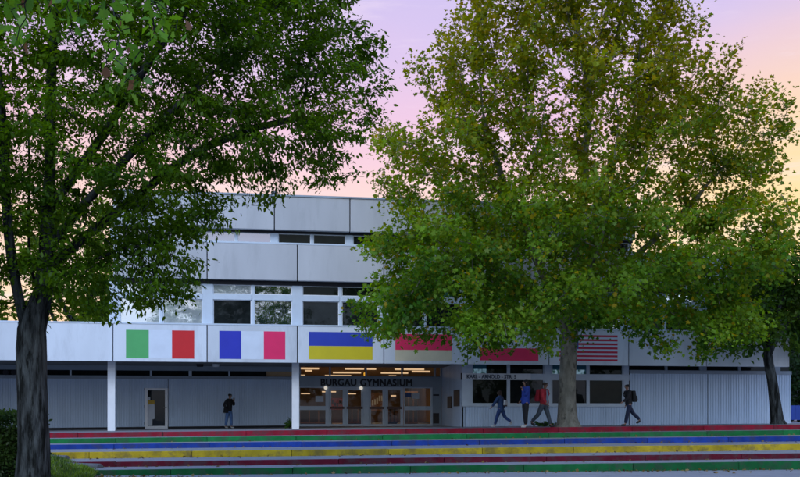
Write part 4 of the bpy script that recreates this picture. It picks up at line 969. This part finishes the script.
def person(px, Y, H, heading, label, pose, wear, lift=0.0):
    """heading: world angle the body faces (0 = +X right, 90 = away, 180 = left, 270 = towards viewer)"""
    X = PX(px, Y); Z = plat(X)+.0
    t = thing('person', (X, Y, Z), label, 'person')
    fw = Vector((math.cos(R(heading)), math.sin(R(heading)), 0)); lf = Vector((-fw.y, fw.x, 0)); up = Vector((0, 0, 1))
    J = {}
    lean = R(pose.get('lean', 3))
    def sag(a): return fw*math.sin(a)-up*math.cos(a)        # a: forward swing of a hanging limb
    J['pelvis'] = Vector((0, 0, 0)); sp = fw*math.sin(lean)+up*math.cos(lean)
    J['waist'] = sp*.10*H; J['chest'] = sp*.21*H; J['neck0'] = sp*.305*H; J['neck'] = sp*.33*H+fw*.008*H
    ht_ = R(pose.get('head', 6)); hd_ = fw*math.sin(ht_)+up*math.cos(ht_)
    J['chin'] = J['neck']+hd_*.030*H; J['face'] = J['neck']+hd_*.075*H+fw*.010*H; J['crown'] = J['neck']+hd_*.125*H+fw*.002*H
    low = 0
    for s, k in ((1, 'l'), (-1, 'r')):
        J['hip'+k] = lf*s*.052*H-up*.02*H
        a, kn = R(pose['leg'+k][0]), R(pose['leg'+k][1]); ft = R(pose['leg'+k][2]) if len(pose['leg'+k]) > 2 else 0
        J['knee'+k] = J['hip'+k]+sag(a)*.235*H+lf*s*.006*H
        J['ank'+k] = J['knee'+k]+sag(a-kn)*.225*H
        fd = fw*math.cos(ft)-up*math.sin(ft); dn = -fw*math.sin(ft)-up*math.cos(ft)
        J['heel'+k] = J['ank'+k]+dn*.026*H-fd*.022*H; J['ball'+k] = J['ank'+k]+dn*.028*H+fd*.075*H; J['toe'+k] = J['ball'+k]+fd*.035*H
        low = min(low, min(J[q+k].z for q in ('heel', 'ball', 'toe'))-.014*H)
        J['sho'+k] = J['neck0']-up*.022*H+lf*s*.098*H
        sa, ab, el = [R(v) for v in pose['arm'+k][:3]]; inw = R(pose['arm'+k][3]) if len(pose['arm'+k]) > 3 else 0
        da = (sag(sa)*math.cos(ab)+lf*s*math.sin(ab)).normalized()
        J['elb'+k] = J['sho'+k]+da*.165*H
        df = (sag(sa+el)*math.cos(inw)-lf*s*math.sin(inw)).normalized()
        J['wri'+k] = J['elb'+k]+df*.145*H; J['palm'+k] = J['wri'+k]+df*.042*H
        J['df'+k] = df
    o = Vector((X, Y, Z-low+lift))
    J = {k: (v+o if not k.startswith('df') else v) for k, v in J.items()}
    # body: one continuous skinned figure
    V = []; E = []; Rr = []; roots = [0]
    def nd(p, rad, link_=None):
        V.append(p); Rr.append((rad[0]*H, rad[1]*H) if hasattr(rad, '__len__') else rad*H)
        if link_ is not None: E.append((link_, len(V)-1))
        return len(V)-1
    pel = nd(J['pelvis'], .056); wa = nd(J['waist'], .050, pel); ch = nd(J['chest'], .056, wa); n0 = nd(J['neck0'], .036, ch); n1 = nd(J['neck'], .028, n0)
    c0 = nd(J['chin'], .037, n1); fc = nd(J['face'], .052, c0); nd(J['crown'], .040, fc)
    for k, s in (('l', 1), ('r', -1)):
        a = nd(J['hip'+k], .048, pel); b_ = nd(J['knee'+k], .030, a); c = nd(J['ank'+k], .020, b_); d = nd(J['ball'+k], .019, c); nd(J['toe'+k], .013, d)
        a = nd(J['sho'+k], .030, ch); b_ = nd(J['elb'+k], .022, a); c = nd(J['wri'+k], .015, b_); d = nd(J['palm'+k], .019, c)
        df = J['df'+k]; sd = df.cross(up); sd = sd.normalized() if sd.length > .1 else lf
        nrm = sd.cross(df).normalized()
        for q in range(4):       # fingers, rooted in the palm
            ofs = sd*(q-1.5)*.0105*H; ln = (.030, .036, .033, .026)[q]*H
            f0 = nd(J['palm'+k]+df*.012*H+ofs, .0055); roots.append(f0)
            f1 = nd(J['palm'+k]+df*(.012*H+ln*.55)+ofs+nrm*.006*H, .0052, f0); nd(J['palm'+k]+df*(.012*H+ln*.95)+ofs+nrm*.017*H, .0045, f1)
        th = nd(J['palm'+k]-df*.012*H+sd*.014*H*s, .006); roots.append(th); th2 = nd(J['palm'+k]+df*.006*H+sd*.030*H*s+nrm*.006*H, .0055, th); nd(J['palm'+k]+df*.024*H+sd*.034*H*s+nrm*.012*H, .0048, th2)
    ns = nd(J['face']+fw*.046*H-hd_*.006*H, .010); roots.append(ns); nd(J['face']+fw*.056*H-hd_*.018*H, .009, ns)
    for s in (1, -1):
        e0 = nd(J['face']+lf*s*.044*H-hd_*.010*H, .008); roots.append(e0); nd(J['face']+lf*s*.049*H+hd_*.008*H-fw*.006*H, .009, e0)
    skin_mesh('body', V, E, Rr, wear.get('skin', 'skin'), t, 2, roots)
    # clothing
    def cloth(name, nodes, edges, m): return skin_mesh(name, [J[a] if isinstance(a, str) else a for a, _ in nodes], edges, [b_*H for _, b_ in nodes], m, t, 2)
    cloth('trousers', [('pelvis', .078), ('hipl', .066), ('kneel', .048), (J['ankl']+up*.012*H, wear.get('hem', .036)), ('hipr', .066), ('kneer', .048), (J['ankr']+up*.012*H, wear.get('hem', .036)), (J['pelvis']+sp*.05*H, .070)], [(0, 1), (1, 2), (2, 3), (0, 4), (4, 5), (5, 6), (0, 7)], wear['trousers'])
    cz = wear.get('coat', .0)
    cl_ = lambda a, b_, q: J[a].lerp(J[b_], q)
    jk = [('waist', .088), ('chest', .094), ('neck0', .058), ('shol', .050), ('elbl', .041), (cl_('elbl', 'wril', .95), .031), ('shor', .050), ('elbr', .041), (cl_('elbr', 'wrir', .95), .031), (J['pelvis']-up*(cz+.035)*H, .088+cz*.12), (J['neck']-sp*.01*H, .040)]
    cloth('jacket', jk, [(0, 1), (1, 2), (1, 3), (3, 4), (4, 5), (1, 6), (6, 7), (7, 8), (0, 9), (2, 10)], wear['jacket'])
    if 'shirt' in wear:
        cloth('shirt', [(J['waist']+fw*.060*H, .040), (J['chest']+fw*.064*H, .040), (J['neck0']+fw*.030*H, .036), (J['pelvis']+fw*.062*H-up*.01*H, .040)], [(3, 0), (0, 1), (1, 2)], wear['shirt'])
    for k in 'lr':
        cloth('shoe', [(J['heel'+k], .027), (J['ball'+k], .028), (J['toe'+k], .020), (J['ank'+k], .028)], [(0, 1), (1, 2), (0, 3)], wear['shoe'])
    hb_ = [(J['crown']-fw*.006*H+hd_*.006*H, .052), (J['face']-fw*.016*H+hd_*.020*H, .066), (J['face']-fw*.026*H-hd_*.02*H, .054)]; he = [(0, 1), (1, 2)]
    if wear.get('long'):
        hb_ += [(J['neck']-fw*.028*H, .050), (J['neck0']-fw*.045*H-hd_*.03*H, .038)]; he += [(2, 3), (3, 4)]
    cloth('hair', hb_, he, wear['hair'])
    for s in (1, -1):
        b = MB(); c = J['face']+fw*.0445*H+lf*s*.017*H+hd_*.002*H
        b.tube([c-fw*.003*H, c, c+fw*.002*H], [.005*H, .006*H, .002*H], 8); b.build('eye', 'eye', t)
    J['fw'], J['lf'], J['up'], J['sp'] = fw, lf, up, sp
    return t, J
def bag_mesh(c, fw, lf, up, w, h, d, name, m, parent, bevel):
    """box with rounded edges: w along lf, h along up, d along fw"""
    b = MB(); P = lambda x, y, z: c+lf*x+fw*y+up*z
    b.hexa([P(-w, -d, -h), P(w, -d, -h), P(w, d, -h), P(-w, d, -h), P(-w*.85, -d*.8, h), P(w*.85, -d*.8, h), P(w*.85, d*.8, h), P(-w*.85, d*.8, h)])
    return b.build(name, m, parent, smooth=True, bevel=bevel)
def backpack(J, H, m, label, m2=None):
    c = J['chest']-J['fw']*.135*H-J['up']*.03*H
    t = thing('backpack', c-J['up']*.14*H, label, 'backpack')
    bag_mesh(c, J['fw'], J['lf'], J['sp'], .085*H, .135*H, .052*H, 'bag_body', m, t, .03)
    bag_mesh(c-J['fw']*.058*H-J['sp']*.045*H, J['fw'], J['lf'], J['sp'], .062*H, .06*H, .020*H, 'pocket', m2 or m, t, .015)
    for k in 'lr':
        s = 1 if k == 'l' else -1
        top = J['chest']+J['lf']*s*.055*H+J['sp']*.095*H
        b = MB(); b.tube([c+J['fw']*.05*H+J['lf']*s*.05*H+J['sp']*.12*H, top-J['fw']*.02*H+J['sp']*.015*H, top+J['fw']*.06*H-J['sp']*.01*H, J['chest']+J['lf']*s*.07*H+J['fw']*.088*H, J['chest']+J['lf']*s*.082*H-J['sp']*.08*H+J['fw']*.03*H, c+J['lf']*s*.07*H-J['sp']*.10*H+J['fw']*.04*H], .011*H, 6)
        b.build('strap', m2 or m, t)
    return t

# 1 student by the recessed wall, phone to the ear, sports bag at the hip
p1, J1 = person(229, 42.3, 1.62, 318, 'person in black jacket and pale blue jeans by the recessed wall, hand raised to face', dict(lean=4, head=10, legl=(7, 4), legr=(-8, 4), arml=(22, 6, 132, 24), armr=(-25, 22, 55, 12)), dict(jacket='jacket_black', trousers='jeans_light', shoe='shoe_light', hair='hair_black', hem=.036, coat=.02))
c = J1['palml']+Vector((0, 0, .03))
t = thing('mobile_phone', c, 'dark phone held to the face of the person by the recessed wall', 'phone'); b = MB(); b.box(c.x-.035, c.x+.035, c.y-.006, c.y+.006, c.z-.07, c.z+.07); b.build('phone_body', 'phone', t, bevel=.004)
b = MB(); b.box(c.x-.03, c.x+.03, c.y-.0085, c.y-.0065, c.z-.06, c.z+.06); b.build('screen', 'pane_dark', t)
c = J1['pelvis']+J1['lf']*-.20+Vector((0, 0, -.02))
t = thing('shoulder_bag', c, 'black bag hanging at the hip of the person by the recessed wall', 'bag'); bag_mesh(c, J1['fw'], J1['lf'], J1['up'], .06, .12, .13, 'bag_body', 'bag_black', t, .03)
b = MB(); b.tube([c+Vector((0, 0, .1)), J1['chest']+J1['lf']*-.14+J1['fw']*.1, J1['shol']+J1['up']*.07, J1['chest']-J1['fw']*.14, c-J1['fw']*.1+Vector((0, 0, .1))], .012, 6); b.build('strap', 'bag_black', t)
# 2 girl in blue coat walking left with a white bag
p2, J2 = person(501, 37.0, 1.60, 140, 'person in blue-grey coat and blue jeans walking left below the address board', dict(lean=6, head=8, legl=(22, 6), legr=(-20, 34, 40), arml=(28, 14, 12), armr=(-22, 12, 30)), dict(jacket='coat_blue', trousers='jeans_blue', shoe='shoe_light', hair='hair_brown', long=True, coat=.10))
c = J2['waist']-J2['fw']*.215-J2['lf']*.03+Vector((0, 0, .06))
t = thing('shoulder_bag', c, 'small white bag on the back of the person in the blue-grey coat', 'bag'); bag_mesh(c, J2['fw'], J2['lf'], J2['up'], .13, .11, .055, 'bag_body', 'bag_white', t, .03)
bag_mesh(c-Vector((0, 0, .125))-J2['fw']*.0, J2['fw'], J2['lf'], J2['up'], .10, .03, .045, 'bag_base', 'bag_brown', t, .012)
b = MB(); b.tube([c+Vector((0, 0, .1)), J2['shol']+J2['up']*.06-J2['fw']*.03, J2['chest']+J2['fw']*.15, J2['waist']-J2['lf']*.14+J2['fw']*.06, c-J2['lf']*.1], .011, 6); b.build('strap', 'bag_brown', t)
# 3 standing in blue jacket, hand at the mouth
p3, J3 = person(525.5, 34.7, 1.93, 186, 'person in bright blue jacket and black trousers standing, hand near the mouth', dict(lean=-2, head=4, legl=(4, 3), legr=(-3, 2), arml=(14, 2, 146, 30), armr=(-8, 10, 50, 0)), dict(jacket='jacket_blue', trousers='trouser_black', shoe='shoe_light', hair='hair_black', hem=.042, coat=.05, long=True))
# 4 red jacket, grey shirt, red backpack
p4, J4 = person(543.5, 34.75, 1.86, 312, 'person in open red jacket over grey shirt walking beside the plane tree trunk', dict(lean=5, head=6, legl=(20, 4), legr=(-24, 22, 28), arml=(-10, 10, 25), armr=(12, 10, 25)), dict(jacket='jacket_red', trousers='trouser_grey', shoe='shoe_dark', hair='hair_brown', skin='skin_tan', shirt='shirt_grey'))
backpack(J4, 1.80, 'bag_red', 'red backpack worn by the person in the red jacket')
# 5 long stride to the left, dark backpack
p5, J5 = person(629, 35.6, 1.78, 180, 'person in black jacket with long stride heading left past the ribbed wall', dict(lean=6, head=6, legl=(16, 4), legr=(-32, 14, 24), arml=(18, 8, 38), armr=(-14, 9, 28)), dict(jacket='jacket_black', trousers='trouser_navy', shoe='shoe_dark', hair='hair_black', hem=.040))
backpack(J5, 1.74, 'bag_black', 'black backpack worn by the striding person by the ribbed wall')

# ------------------------------------------------------------------ render settings
sc.view_settings.view_transform = 'Standard'; sc.view_settings.look = 'None'; sc.view_settings.exposure = 0
sc.cycles.max_bounces = 6; sc.cycles.diffuse_bounces = 3; sc.cycles.glossy_bounces = 3; sc.cycles.transmission_bounces = 4; sc.cycles.transparent_max_bounces = 8
sc.cycles.use_denoising = True
